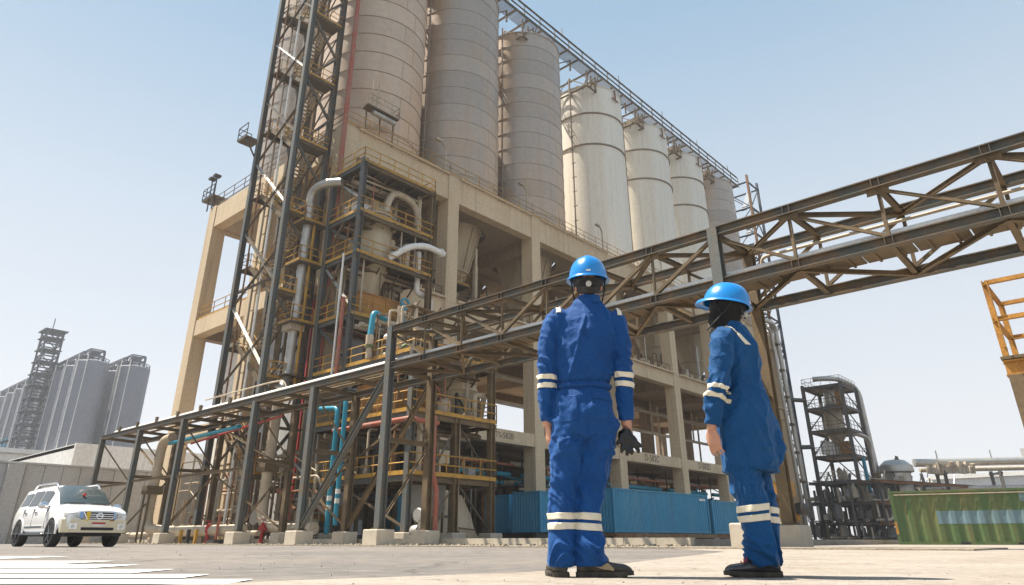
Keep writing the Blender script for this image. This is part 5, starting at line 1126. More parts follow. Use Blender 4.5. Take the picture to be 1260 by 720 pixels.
# ------------------------------------------------------------------ the two workers
def cloth_mat(name, col, col2):
    m = mat(name, col, .78, col2=col2, amt=.5, scale=5, fine=.10, bump=.55, bscale=26, spec=.25)
    b = m.node_tree.nodes['Principled BSDF']; b.inputs['Sheen Weight'].default_value = .25; b.inputs['Sheen Roughness'].default_value = .4; b.inputs['Sheen Tint'].default_value = (.35, .6, 1, 1)
    return m
M['coverall'] = cloth_mat('royal_blue_cotton', (.005, .058, .215), (.004, .038, .15))
M['coverall2'] = cloth_mat('petrol_blue_cotton', (.005, .064, .19), (.004, .042, .135))
M['tape'] = mat('reflective_tape', (.72, .66, .52), .45, col2=(.55, .47, .33), amt=.5, scale=12, fine=.06)
M['helmet'] = mat('helmet_blue', (.005, .21, .58), .28, amt=.3, col2=(.01, .17, .48), scale=9, fine=.03, coat=.35)
M['skin'] = mat('skin', (.50, .26, .17), .5, col2=(.42, .18, .11), amt=.5, scale=14, fine=.05)
M['hair'] = mat('black_hair', (.010, .009, .009), .6, fine=.3)
M['black_cloth'] = mat('black_cloth', (.008, .008, .009), .9, fine=.2)
M['glove'] = mat('black_glove', (.007, .0065, .006), .4, col2=(.02, .017, .013), amt=.5, scale=25, fine=.2)
M['boot'] = mat('dusty_boot_leather', (.035, .033, .028), .55, col2=(.11, .09, .06), amt=.6, scale=14, fine=.2, bump=.3, bscale=80)
M['boot_shiny'] = mat('shiny_boot_leather', (.03, .03, .034), .22, col2=(.10, .09, .08), amt=.35, scale=12, fine=.15, spec=.7)
M['sole'] = mat('boot_sole', (.045, .04, .032), .85, col2=(.14, .115, .08), amt=.6, scale=20, fine=.2)
M['boot_beige'] = mat('boot_suede', (.33, .25, .15), .85, fine=.2)
M['lace'] = mat('red_lace', (.5, .03, .03), .7)

def loft(b_, secs, n=22):
    """secs: (centre, axis a vector, axis b vector); closed tube through ellipses"""
    loops = [[Vector(c) + Vector(a) * math.cos(2 * math.pi * k / n) + Vector(e) * math.sin(2 * math.pi * k / n) for k in range(n)] for c, a, e in secs]
    return b_.quadloop(loops)
def limb(b_, pts, n=18):
    """pts: (x, y, z, radius[, flatten]) through a smoothed path"""
    P = [Vector(p[:3]) for p in pts]; r = [p[3] for p in pts]; Q = []; S = []
    for i in range(len(P) - 1):
        p0, p1, p2, p3 = P[max(i - 1, 0)], P[i], P[i + 1], P[min(i + 2, len(P) - 1)]
        for k in range(5):
            t = k / 5; Q.append(.5 * ((2 * p1) + (p2 - p0) * t + (2 * p0 - 5 * p1 + 4 * p2 - p3) * t * t + (3 * p1 - p0 - 3 * p2 + p3) * t ** 3))
            tt = t * t * (3 - 2 * t); S.append(r[i] * (1 - tt) + r[i + 1] * tt)
    Q.append(P[-1]); S.append(r[-1]); b_.tube(Q, S, n); return b_
def ball(b_, c, rx, ry, rz, rot=None, n=18):
    L_ = []
    for i in range(1, n // 2):
        a = math.pi * i / (n // 2); L_.append([Vector((rx * math.sin(a) * math.cos(2 * math.pi * k / n), ry * math.sin(a) * math.sin(2 * math.pi * k / n), -rz * math.cos(a))) for k in range(n)])
    if rot: L_ = [[rot @ p for p in l] for l in L_]
    return b_.quadloop([[p + Vector(c) for p in l] for l in L_])
def fuse(b_, vox, smooth=4):
    """one continuous skin over the overlapping volumes: returns a bmesh"""
    me = bpy.data.meshes.new('tmp'); me.from_pydata([tuple(v) for v in b_.v], [], b_.f)
    bm = bmesh.new(); bm.from_mesh(me); bmesh.ops.recalc_face_normals(bm, faces=bm.faces); bm.to_mesh(me); bm.free()
    o = bpy.data.objects.new('tmp', me); COL.objects.link(o)
    md = o.modifiers.new('r', 'REMESH'); md.mode = 'VOXEL'; md.voxel_size = vox; md.adaptivity = 0
    bpy.context.view_layer.update()
    ev = o.evaluated_get(bpy.context.evaluated_depsgraph_get()); m2 = bpy.data.meshes.new_from_object(ev)
    bpy.data.objects.remove(o); bm = bmesh.new(); bm.from_mesh(m2); bpy.data.meshes.remove(m2); bpy.data.meshes.remove(me)
    for _ in range(smooth): bmesh.ops.smooth_vert(bm, verts=bm.verts, factor=.5, use_axis_x=True, use_axis_y=True, use_axis_z=True)
    bm.normal_update(); return bm
def crease(bm, fn, k=1.0):
    bm.normal_update(); new = [v.co + v.normal * fn(v.co) * k for v in bm.verts]
    for v, c in zip(bm.verts, new): v.co = c
    if k > 1: bmesh.ops.smooth_vert(bm, verts=bm.verts, factor=.35, use_axis_x=True, use_axis_y=True, use_axis_z=True)
    bm.normal_update()
def bm_obj(name, bm, m, parent, free=True):
    me = bpy.data.meshes.new(name); bm.to_mesh(me); me.shade_smooth(); o = bpy.data.objects.new(name, me); COL.objects.link(o)
    me.materials.append(M[m]); o.parent = parent; ORG[o.name] = Vector((0, 0, 0))
    if free: bm.free()
    return o
def patch(bm, planes, off, name, m, parent, thick=.002, keep=None):
    """a strip of the garment between planes (point, normal pointing to the side kept), lifted off the cloth"""
    b2 = bm.copy()
    for co, no in planes:
        g_ = b2.verts[:] + b2.edges[:] + b2.faces[:]
        bmesh.ops.bisect_plane(b2, geom=g_, dist=1e-5, plane_co=Vector(co), plane_no=-Vector(no), clear_outer=True)
    if keep:
        dead = [f_ for f_ in b2.faces if not keep(f_.calc_center_median(), f_.normal)]
        bmesh.ops.delete(b2, geom=dead, context='FACES')
    b2.normal_update()
    for v, c in [(v, v.co + v.normal * off) for v in b2.verts]: v.co = c
    o = bm_obj(name, b2, m, parent); md = o.modifiers.new('thick', 'SOLIDIFY'); md.thickness = thick; md.offset = 1
    return o
def rn(p, k): return noise.noise(Vector((p[0] + k * 17.3, p[1] - k * 9.1, p[2] + k * 5.7)))
def ridge(p, k):
    r_ = 1 - min(1, abs(rn(p, k)) * 2.2); return r_ * r_ * 1.25
def sm(a, b, x):
    t = max(0, min(1, (x - a) / (b - a))); return t * t * (3 - 2 * t)

def hand(b_, wrist, down, out, thumb, curl=.35, s=1.0, grip=False):
    """wrist point, pointing direction, palm normal, thumb direction"""
    W, D, N_, T = Vector(wrist), Vector(down).normalized(), Vector(out).normalized(), Vector(thumb).normalized()
    loft(b_, [(W - D * .03, T * .024 * s, N_ * .020 * s), (W + D * .005, T * .026 * s, N_ * .018 * s), (W + D * .045 * s, T * .040 * s, N_ * .016 * s), (W + D * .085 * s, T * .042 * s, N_ * .013 * s), (W + D * .096 * s, T * .036 * s, N_ * .010 * s)], 16)
    for q, L_, r in ((-.030, .060, .0080), (-.010, .074, .0088), (.011, .078, .0090), (.032, .070, .0088)):
        p = W + D * .085 * s + T * q * s; d = (D + T * q * 2.2).normalized(); pts = [(*(p - d * .02), r * 1.15)]
        a = curl * (1.25 if q < 0 else 1.0)
        for k_, fr in enumerate((.0, .42, .27, .22)):
            p = p + d * L_ * fr * s; pts.append((*p, r * (1.0 - .09 * k_) * s)); ca = a * (1.0 if k_ else .6); d = (d * math.cos(ca) + N_ * math.sin(ca)).normalized()
        p = p + d * L_ * .12 * s; pts.append((*p, r * .62 * s)); limb(b_, pts, 10)
    p = W + D * .022 * s + T * .026 * s; d = (D * .72 + T * .6 + N_ * .35).normalized()
    pts = [(*(p - d * .012), .012 * s), (*(p + d * .022 * s), .0115 * s)]; d2 = (D * .95 + T * .15 + N_ * .3).normalized(); p2 = p + d * .030 * s
    pts += [(*(p2 + d2 * .022 * s), .0095 * s), (*(p2 + d2 * .043 * s), .007 * s)]; limb(b_, pts, 10)

def helmet(parent, c, heading, pitch, roll=0.0, sc=1.0):
    """hard hat: shell, brim with peak, headband, ratchet knob, badge"""
    h = Vector(heading).normalized(); l = Vector((-h.y, h.x, 0)); Mx = Matrix((h, l, Vector((0, 0, 1)))).transposed()
    Mx = Mx @ Matrix.Rotation(-pitch, 3, 'Y') @ Matrix.Rotation(roll, 3, 'X'); c = Vector(c)
    def put(p): return tuple(c + Mx @ (Vector(p) * sc))
    n = 40; loops = []
    for i in range(15):
        t = i / 14 * math.pi / 2; ct, st = math.cos(t) ** .80, math.sin(t) ** 1.0; lp = []
        for k in range(n):
            a = 2 * math.pi * k / n; x, y = .138 * ct * math.cos(a), .112 * ct * math.sin(a); z = .135 * st
            ridge_ = .0065 * math.exp(-(y / .022) ** 2) * st * (1 - st ** 12 * .3) + .003 * (math.exp(-((y - .055) / .010) ** 2) + math.exp(-((y + .055) / .010) ** 2)) * st * ct
            lp.append(put((x, y, z + ridge_)))
        loops.append(lp)
    b_ = MB(); b_.quadloop(loops, False); b_.f.append(tuple(range(14 * n, 15 * n))); b_.sm = True; shell = b_.build('helmet_shell', 'helmet', parent, True, 60)
    prof = [(0, .002), (.006, .004), (.014, -.004), (.016, -.012), (.008, -.010), (-.004, -.006)]; loops = []
    for r_, z in prof:
        lp = []
        for k in range(n):
            a = 2 * math.pi * k / n; e = max(0, math.cos(a)) ** 3 * .032 * (1 if r_ > .005 else .2); d = max(0, math.cos(a)) ** 2 * .010 if r_ > .01 else 0
            lp.append(put(((.138 + r_ + e) * math.cos(a), (.112 + r_) * math.sin(a), z - d)))
        loops.append(lp)
    b_ = MB(); b_.quadloop(loops, False); b_.sm = True; b_.build('helmet_brim', 'helmet', parent, True, 60)
    loops = []
    for z, r_ in ((-.012, .92), (-.045, .88), (-.05, .84), (-.012, .85)):
        loops.append([put((.115 * r_ * math.cos(a) - .006, .098 * r_ * math.sin(a), z)) for a in [2 * math.pi * k / n for k in range(n)]])
    b_ = MB(); b_.quadloop(loops + [loops[0]], False); b_.sm = True; b_.build('headband', 'black', parent, True)
    b_ = MB(); b_.tube([put((-.098, 0, -.052)), put((-.125, 0, -.054))], .017, 16); b_.build('ratchet_knob', 'wall_grey', parent, True)
    b_ = MB(); b_.beam(put((-.104, -.055, -.05)), put((-.104, .055, -.05)), .012, .028); b_.build('nape_strap', 'black', parent, True)
    b_ = MB(); b_.beam(put((-.1365, -.012, .022)), put((-.1365, .012, .022)), .006, .010); b_.build('badge', 'white_pipe', parent, True)
    for s_ in (-1, 1):
        b_ = MB(); b_.tube(bend([put((-.05, s_ * .098, -.01)), put((-.02, s_ * .094, -.07)), put((.045, s_ * .075, -.15)), put((.085, s_ * .02, -.175))], .02), .0045, 6); b_.build('chin_strap', 'black', parent, True)
        b_ = MB(); b_.tube([put((.05, s_ * .098, -.01)), put((.0, s_ * .09, -.09))], .004, 6); b_.build('chin_strap', 'black', parent, True)
    return put
def head(b_, c, heading, pitch=0.0, sc=1.0):
    """skull, jaw, nose, brow, lips and ears around the centre of the head"""
    h = Vector(heading).normalized(); l = Vector((-h.y, h.x, 0)); Mx = Matrix((h, l, Vector((0, 0, 1)))).transposed() @ Matrix.Rotation(-pitch, 3, 'Y'); c = Vector(c)
    P = lambda x, y, z: c + Mx @ (Vector((x, y, z)) * sc)
    ball(b_, P(-.008, 0, .02), .096 * sc, .075 * sc, .105 * sc, Mx); ball(b_, P(.02, 0, -.045), .066 * sc, .058 * sc, .075 * sc, Mx)
    ball(b_, P(.055, 0, -.095), .026 * sc, .028 * sc, .022 * sc, Mx)
    limb(b_, [(*P(.080, 0, .018), .009 * sc), (*P(.098, 0, -.012), .012 * sc), (*P(.096, 0, -.024), .014 * sc), (*P(.078, 0, -.03), .010 * sc)], 10)
    ball(b_, P(.079, 0, -.052), .012 * sc, .024 * sc, .007 * sc, Mx); ball(b_, P(.078, 0, -.063), .012 * sc, .021 * sc, .008 * sc, Mx)
    ball(b_, P(.070, .032, .026), .016 * sc, .026 * sc, .008 * sc, Mx); ball(b_, P(.070, -.032, .026), .016 * sc, .026 * sc, .008 * sc, Mx)
    for s_ in (-1, 1): ball(b_, P(-.008, s_ * .077, -.012), .020 * sc, .010 * sc, .032 * sc, Mx)
    return P
def boot(parent, heel, heading, m, L_=.29, swoosh=None, laces=None, h=.13):
    f_ = Vector(heading).normalized(); s_ = Vector((-f_.y, f_.x, 0)); H = Vector(heel)
    P = lambda x, y, z: H + f_ * x + s_ * y + Vector((0, 0, z)); k = L_ / .29
    st = [(.0, .028, .060), (.012, .034, .085), (.05, .037, .095), (.10, .038, .100), (.14, .041, .088), (.18, .046, .070), (.22, .049, .064), (.255, .045, .060), (.275, .034, .050), (.288, .016, .038)]
    b_ = MB(); loops = []
    for x, wd, t in st:
        lp = [P(x * k, wd * math.cos(a) * (1.04 if math.sin(a) < 0 else 1), .022 + (t - .022) * (.5 + .5 * math.sin(a)) if math.sin(a) > -.4 else .020) for a in [2 * math.pi * q / 16 for q in range(16)]]
        loops.append(lp)
    b_.quadloop(loops); limb(b_, [(*P(.058 * k, 0, .05), .042), (*P(.06 * k, 0, .09), .046), (*P(.060 * k, 0, h), .044), (*P(.062 * k, 0, h + .04), .040)], 16)
    bm = fuse(b_, .0055, 3); crease(bm, lambda p: .0012 * ridge((p.x * 60, p.y * 60, p.z * 60), 3)); bm_obj('boot_upper', bm, m, parent)
    out = [(x * k, wd + .005) for x, wd, t in [(-.006, .022, 0)] + st + [(.295, .006, 0)]]
    ring = [(x, y) for x, y in out] + [(x, -y) for x, y in reversed(out)]
    b_ = MB().quadloop([[P(x, y * .97, .0 + (.010 if x > .25 * k else 0)) for x, y in ring], [P(x, y, .008 + (.010 if x > .25 * k else 0)) for x, y in ring], [P(x, y, .025 + (.006 if x > .25 * k else 0)) for x, y in ring]])
    b_.build('boot_sole', 'sole', parent, True)
    for q in range(9): x = (.012 + .03 * q) * k; b_ = MB(); wq = .036 + .012 * math.sin(q / 8 * 3.1); b_.beam(P(x, -wq - .004, .010), P(x, wq + .004, .010), .012, .013); b_.build('sole_lug', 'sole', parent, True)
    if swoosh:
        pts = [(.045, .072), (.09, .062), (.13, .055), (.165, .050), (.19, .036)]; wd = [.004, .012, .016, .015, .006]; b_ = MB(); lp = []
        for sgn in (1, -1):
            L2 = []
            for (x, z), w_ in zip(pts, wd):
                yy = lambda zz: .052 - max(0, zz - .05) * .18
                L2.append((x, z, w_))
            b_.quadloop([[P(x * k, sgn * (.0455 if x < .14 else .050) * (1 - (z + e - .04) * 2.4), z + e) for e in (-w_, w_)] for x, z, w_ in L2], False, False)
        o = b_.build('side_flash', 'boot_beige', parent, True); md = o.modifiers.new('t', 'SOLIDIFY'); md.thickness = .004; md.offset = 0
    if laces:
        for q in range(4): x = .140 + .015 * q; b_ = MB(); z = .096 - .009 * q; b_.tube([P(x, -.026, z - .008), P(x + .006, 0, z + .006), P(x + .012, .026, z - .008)], .0032, 6); b_.build('lace', laces, parent, True)

D0 = 3.93
# ---------------- left worker
man = thing('person', 'worker in royal blue coveralls and blue hard hat seen from behind, holding black gloves', 'person', tuple(cp(.455, D0)), None, AZ - R(90))
X = lambda a, b, c: Vector((a, b, c))
def tor(z, cx, rx, cy, ry): return (X(cx, cy, z), X(rx, 0, 0), X(0, ry, 0))
b_ = MB()
loft(b_, [tor(.69, .0, .15, 0, .105), tor(.74, .0, .168, -.005, .125), tor(.82, 0, .170, -.012, .138), tor(.92, 0, .162, -.008, .128), tor(1.0, .004, .150, 0, .112), tor(1.06, .008, .166, 0, .124), tor(1.16, .018, .172, -.004, .132), tor(1.28, .034, .178, -.008, .136), tor(1.37, .042, .176, -.006, .122), tor(1.43, .048, .150, 0, .10), tor(1.475, .054, .100, .0, .08), tor(1.50, .056, .074, 0, .074)], 28)
limb(b_, [(-.085, 0, 1.405, .078), (-.135, 0, 1.375, .076), (-.178, -.005, 1.27, .066), (-.200, -.015, 1.12, .058), (-.208, .0, .97, .052), (-.205, .03, .795, .046)])
limb(b_, [(.175, 0, 1.40, .078), (.208, 0, 1.365, .074), (.224, -.01, 1.27, .065), (.235, -.02, 1.11, .058), (.236, -.015, .96, .051), (.236, .0, .795, .043)])
limb(b_, [(-.085, .0, .80, .100), (-.095, .0, .68, .098), (-.112, .01, .55, .088), (-.130, .0, .40, .078), (-.145, -.01, .25, .072), (-.158, -.02, .12, .080), (-.158, -.024, .065, .072), (-.158, -.024, .048, .068)])
limb(b_, [(.085, -.005, .80, .104), (.072, .0, .68, .102), (.042, .01, .55, .086), (.014, .0, .40, .070), (-.004, -.015, .25, .070), (-.004, -.035, .12, .086), (-.004, -.036, .065, .078), (-.004, -.036, .048, .074)])
cov = fuse(b_, .0075, 5)
def man_folds(p):
    d = .0016 * rn(p * 22, 1)
    arm = abs(p.x - .02) > .165 and p.z > .74
    if p.z < .70:
        a = (.004 + .013 * (1 - sm(.10, .24, p.z))) * sm(.035, .085, p.z) + .004 * math.exp(-((p.z - .42) / .08) ** 2)
        d += a * (ridge((p.x * 7, p.y * 7, p.z * 14 + 1.8 * math.sin(p.x * 15 + p.z * 5)), 2) - .45)
        d += .0065 * sm(.15, .3, p.z) * (ridge((p.x * 15 + p.z * 5, p.y * 14, p.z * 2.5), 4) - .5)
        d += .009 * sm(.5, .64, p.z) * (ridge((p.x * 9 - p.z * 10, p.y * 9, p.z * 9 + p.x * 5), 9) - .5)
    elif not arm:
        d += .0085 * sm(.70, .78, p.z) * (ridge((p.x * 12 + (p.z - 1.2) * 3.0 * (1 if p.x > .02 else -1), p.y * 8, p.z * 2.0), 5) - .5)
        d += .005 * (ridge((p.x * 6 + p.z * 7, p.y * 6, p.z * 6 - p.x * 4), 6) - .5)
        d += .008 * math.exp(-((p.z - 1.045) / .025) ** 2) * rn((p.x * 40, p.y * 40, 1), 7)
        d -= .007 * math.exp(-((p.z - 1.0) / .010) ** 2) + .007 * math.exp(-((p.z - .965) / .008) ** 2)
        d -= .007 * math.exp(-((p.x - .005) / .012) ** 2) * (1 - sm(.80, .93, p.z)) * (1 if p.y < 0 else 0)
    else:
        d += (.003 + .007 * math.exp(-((p.z - 1.13) / .09) ** 2)) * (ridge((p.x * 9, p.y * 9, p.z * 17 + p.x * 12), 8) - .45)
        d += .004 * (ridge((p.x * 16 + p.z * 6, p.y * 16, p.z * 3), 10) - .5)
    return d
crease(cov, man_folds, 1.55)
coverall = bm_obj('coverall', cov, 'coverall', man, False)
def bands(bm, cx, x0, x1, z, hw, tilt, name, parent, axis=(1, 0, 0)):
    n_ = Vector((tilt, 0, 1)).normalized()
    return patch(bm, [((cx, 0, z - hw), n_), ((cx, 0, z + hw), -n_), ((x0, 0, 0), (1, 0, 0)), ((x1, 0, 0), (-1, 0, 0))], .0025, name, 'tape', parent)
for z in (1.034, .987): bands(cov, -.205, -.4, -.152, z, .0135, .02, 'reflective_band', coverall)
for z in (1.042, .992): bands(cov, .235, .180, .5, z, .0150, .10, 'reflective_band', coverall)
for z in (.292, .243): bands(cov, -.14, -.4, -.074, z, .0165, -.02, 'reflective_band', coverall)
for z in (.290, .238): bands(cov, .0, -.074, .3, z, .0175, .06, 'reflective_band', coverall)
patch(cov, [((.215, 0, 0), (1, 0, 0)), ((.243, 0, 0), (-1, 0, 0)), ((0, 0, 1.395), (0, 0, 1))], .0025, 'shoulder_tape', 'tape', coverall, keep=lambda c, n: n.z > .2)
patch(cov, [((-.145, 0, 0), (1, 0, 0)), ((-.117, 0, 0), (-1, 0, 0)), ((0, 0, 1.405), (0, 0, 1))], .0025, 'shoulder_tape', 'tape', coverall, keep=lambda c, n: n.z > .2)
bk = lambda c, n: n.y < -.2 and c.y < -.045
patch(cov, [((.035, 0, 0), (1, 0, 0)), ((.138, 0, 0), (-1, 0, 0)), ((0, 0, .893), (0, 0, 1)), ((0, 0, .930), (0, 0, -1))], .0035, 'pocket_flap', 'coverall', coverall, .003, bk)
patch(cov, [((.040, 0, 0), (1, 0, 0)), ((.134, 0, 0), (-1, 0, 0)), ((0, 0, .775), (0, 0, 1)), ((0, 0, .890), (0, 0, -1))], .0015, 'pocket', 'coverall', coverall, .002, bk)
patch(cov, [((-.145, 0, 0), (1, 0, 0)), ((-.05, 0, 0), (-1, 0, 0)), ((0, 0, .775), (0, 0, 1)), ((0, 0, .915), (0, 0, -1))], .0015, 'pocket', 'coverall', coverall, .002, bk)
patch(cov, [((0, 0, .968), (0, 0, 1)), ((0, 0, .998), (0, 0, -1)), ((-.155, 0, 0), (1, 0, 0)), ((.165, 0, 0), (-1, 0, 0))], .0035, 'waistband', 'coverall', coverall, .002)
cov.free()
b_ = MB(); loft(b_, [(X(.056, .0, 1.475), X(.086, 0, 0), X(0, .084, 0)), (X(.058, .004, 1.50), X(.074, 0, 0), X(0, .074, 0)), (X(.060, .006, 1.535), X(.069, 0, 0), X(0, .069, 0)), (X(.060, .006, 1.537), X(.061, 0, 0), X(0, .061, 0)), (X(.058, .004, 1.49), X(.058, 0, 0), X(0, .058, 0))], 30)
bmc = fuse(b_, .006, 2); crease(bmc, lambda p: .003 * (ridge(p * 18, 3) - .5)); bm_obj('collar', bmc, 'coverall', man)
# body beneath: head, neck, trunk, arms, hands, legs in one skin
b_ = MB(); loft(b_, [tor(.72, 0, .13, 0, .09), tor(.85, 0, .14, 0, .10), tor(1.0, .004, .125, 0, .088), tor(1.2, .025, .145, 0, .10), tor(1.38, .042, .135, 0, .085), tor(1.45, .052, .085, 0, .06)])
limb(b_, [(.056, 0, 1.42, .06), (.06, .004, 1.50, .057), (.062, .006, 1.58, .058)])
Ph = head(b_, (.062, .005, 1.612), (.08, 1, 0), R(10), .98)
limb(b_, [(-.12, 0, 1.39, .05), (-.198, -.012, 1.12, .040), (-.205, .03, .80, .030), (-.205, .035, .77, .028)]); limb(b_, [(.20, 0, 1.39, .05), (.233, -.015, 1.11, .040), (.236, .0, .80, .030), (.237, .0, .77, .028)])
limb(b_, [(-.09, 0, .78, .07), (-.114, .01, .55, .058), (-.132, 0, .40, .05), (-.158, -.02, .12, .036)]); limb(b_, [(.08, 0, .78, .07), (.042, .01, .55, .056), (.014, 0, .40, .046), (-.004, -.03, .12, .034)])
hand(b_, (-.203, .035, .775), (.06, .12, -1), (.85, .4, 0), (-.25, .9, .0), .42, .95)
hand(b_, (.240, .0, .775), (.03, .02, -1), (-.8, -.45, 0), (-.5, .8, .0), .75, .95)
bm_obj('body', fuse(b_, .0048, 2), 'skin', man)
for s_ in (-1, 1):
    e_ = MB(); ball(e_, Ph(.072, s_ * .032, .006), .012, .012, .011); e_.sm = True; e_.build('eye', 'white_pipe', man, True)
b_ = MB(); ball(b_, (.061, -.002, 1.625), .083, .099, .105); limb(b_, [(.061, -.05, 1.60, .060), (.06, -.045, 1.555, .042), (.06, -.04, 1.545, .03)])
bmh = fuse(b_, .006, 2); crease(bmh, lambda p: .003 * rn(p * 70, 2)); bm_obj('hair', bmh, 'hair', man)
helmet(man, (.062, .004, 1.648), (.10, 1, 0), R(7), R(1), 1.04)
boot(man, (-.158, -.080, 0), (-.10, 1, 0), 'boot', .285, None, None, .10)
boot(man, (-.078, -.032, 0), (1, -.06, 0), 'boot', .285, True, None, .10)
# gloves held in the right hand: a thing of its own
gl = thing('work_gloves', 'pair of black work gloves dangling from the left worker\'s right hand', 'gloves', tuple(cp(.455, D0)), None, AZ - R(90))
b_ = MB(); loft(b_, [(X(.228, -.03, .745), X(.020, 0, 0), X(0, .014, 0)), (X(.225, -.03, .72), X(.036, 0, 0), X(0, .020, 0)), (X(.228, -.032, .69), X(.044, 0, 0), X(0, .020, 0)), (X(.232, -.032, .668), X(.040, 0, 0), X(0, .016, 0))])
for x0, z0, dx, dz, r in ((.196, .70, -.022, -.040, .011), (.206, .682, -.014, -.066, .0115), (.222, .674, .0, -.072, .012), (.238, .674, .010, -.066, .012), (.254, .680, .030, -.064, .0115), (.262, .692, .036, -.046, .0105)):
    limb(b_, [(x0, -.034, z0 + .012, r * 1.1), (x0 + dx * .5, -.042, z0 + dz * .45, r), (x0 + dx * .95, -.036 - .01, z0 + dz * .8, r * .95), (x0 + dx * 1.05, -.036, z0 + dz, r * .75)], 10)
limb(b_, [(.205, -.012, .735, .014), (.192, -.02, .705, .014), (.200, -.02, .66, .010)], 10)
bmg = fuse(b_, .0042, 2); crease(bmg, lambda p: .0022 * (ridge(p * 40, 5) - .5)); bm_obj('glove_pair', bmg, 'glove', gl)

# ---------------- right worker
wom = thing('person', 'worker in petrol blue tunic, black headscarf and blue hard hat, turned to the left', 'person', tuple(cp(1.33, D0)), None, AZ - R(90))
FH = Vector((-.62, .78, 0)).normalized(); LH = Vector((-FH.y, FH.x, 0))
def tw(z, cx, cy, rl, rf): return (X(cx, cy, z), LH * rl, FH * rf)
b_ = MB()
loft(b_, [tw(.515, .026, .0, .156, .130), tw(.56, .026, .0, .162, .136), tw(.67, .028, .0, .174, .146), tw(.76, .034, .0, .178, .148), tw(.84, .038, .0, .176, .146), tw(.92, .042, .0, .156, .124), tw(.99, .045, .0, .138, .108), tw(1.05, .045, .0, .134, .104), tw(1.13, .044, .0, .146, .110), tw(1.21, .047, .0, .150, .110), tw(1.265, .044, .0, .140, .098), tw(1.31, .034, .0, .105, .082), tw(1.345, .024, .0, .072, .070)], 30)
limb(b_, [(-.035, -.07, 1.255, .075), (-.072, -.10, 1.225, .070), (-.098, -.118, 1.12, .064), (-.128, -.13, .985, .059), (-.162, -.115, .875, .055), (-.180, -.085, .755, .046)])
limb(b_, [(.10, .07, 1.25, .070), (.135, .085, 1.12, .060), (.150, .085, .97, .056), (.170, .04, .80, .054), (.180, -.01, .70, .056)])
limb(b_, [(.15, -.02, .74, .040), (.190, -.03, .668, .030), (.182, -.03, .61, .026), (.165, -.03, .56, .018)], 12)
tun = fuse(b_, .0075, 5)
def wom_folds(p):
    d = .0016 * rn(p * 22, 11)
    arm = (Vector((p.x - .05, p.y, 0)).dot(LH) > .128) and p.z > .70
    if arm:
        d += (.003 + .009 * math.exp(-((p.z - .93) / .10) ** 2)) * (ridge((p.x * 9, p.y * 9, p.z * 16 - p.x * 10), 12) - .45) + .004 * (ridge((p.x * 14 + p.z * 8, p.y * 14, p.z * 3), 13) - .5)
    else:
        d += .0085 * (ridge((p.x * 10 + p.z * 3.5, p.y * 10, p.z * 1.7), 14) - .5) * (1 - .6 * math.exp(-((p.z - .78) / .12) ** 2))
        d += .0055 * (ridge((p.x * 6 - p.z * 6, p.y * 6, p.z * 5 + p.x * 4), 15) - .5)
        d += .006 * math.exp(-((p.z - 1.0) / .06) ** 2) * (ridge((p.x * 8, p.y * 8, p.z * 18 + p.x * 14), 16) - .5)
    return d
crease(tun, wom_folds, 1.55)
tunic = bm_obj('tunic', tun, 'coverall2', wom, False)
for z in (.948, .903):
    n_ = Vector((-.42, 0, 1)).normalized() * 1.0; n_ = Vector((.30, .0, 1)).normalized()
    cx = -.132 if z > .92 else -.150
    patch(tun, [((cx, 0, z - .0125), n_), ((cx, 0, z + .0125), -n_)], .0025, 'reflective_band', 'tape', tunic, keep=lambda c, n: (c - X(cx, -.125, z)).length < .085 and c.x < -.068)
sd1 = (X(-.035, -.10, 1.33), X(.075, -.10, 1.20))
dv = Vector((sd1[1].x - sd1[0].x, 0, sd1[1].z - sd1[0].z)).normalized(); nv = Vector((dv.z, 0, -dv.x))
patch(tun, [(sd1[0] - nv * .013, nv), (sd1[0] + nv * .013, -nv), ((0, 0, 1.205), (0, 0, 1))], .0025, 'shoulder_tape', 'tape', tunic, keep=lambda c, n: c.y < .04 and c.x < .09)
patch(tun, [((0, 0, .513), (0, 0, 1)), ((0, 0, .530), (0, 0, -1))], .0025, 'hem', 'coverall2', tunic, .003, keep=lambda c, n: abs(n.z) < .8)
tun.free()
b_ = MB(); loft(b_, [(X(.03, .0, 1.305), LH * .090, FH * .082), (X(.026, .0, 1.335), LH * .074, FH * .072), (X(.020, .0, 1.365), LH * .068, FH * .067), (X(.02, .0, 1.367), LH * .060, FH * .059), (X(.024, 0, 1.32), LH * .058, FH * .057)], 30)
bmc = fuse(b_, .006, 2); crease(bmc, lambda p: .003 * (ridge(p * 18, 23) - .5)); bm_obj('collar', bmc, 'coverall2', wom)
b_ = MB()
limb(b_, [(-.02, -.03, .66, .095), (-.022, -.04, .55, .088), (-.014, -.04, .44, .090), (-.002, -.04, .34, .084), (.002, -.045, .24, .078), (.006, -.05, .14, .080), (.008, -.05, .052, .080)])
limb(b_, [(.06, .07, .66, .092), (.070, .08, .55, .086), (.086, .09, .43, .086), (.096, .10, .33, .080), (.098, .10, .22, .074), (.096, .10, .13, .076), (.092, .10, .05, .072)])
loft(b_, [tw(.60, .025, .02, .12, .10), tw(.75, .035, .02, .13, .11), tw(.80, .035, .02, .11, .09)])
tr = fuse(b_, .0075, 5)
def leg_folds(p):
    a = (.004 + .014 * (1 - sm(.10, .26, p.z))) * sm(.035, .085, p.z) + .006 * math.exp(-((p.z - .45) / .07) ** 2)
    return .0015 * rn(p * 22, 31) + a * (ridge((p.x * 7, p.y * 7, p.z * 14 + 1.8 * math.sin(p.x * 15 + p.z * 9)), 32) - .45) + .005 * sm(.18, .3, p.z) * (ridge((p.x * 14 - p.z * 5, p.y * 14, p.z * 2.6), 33) - .5)
crease(tr, leg_folds, 1.55)
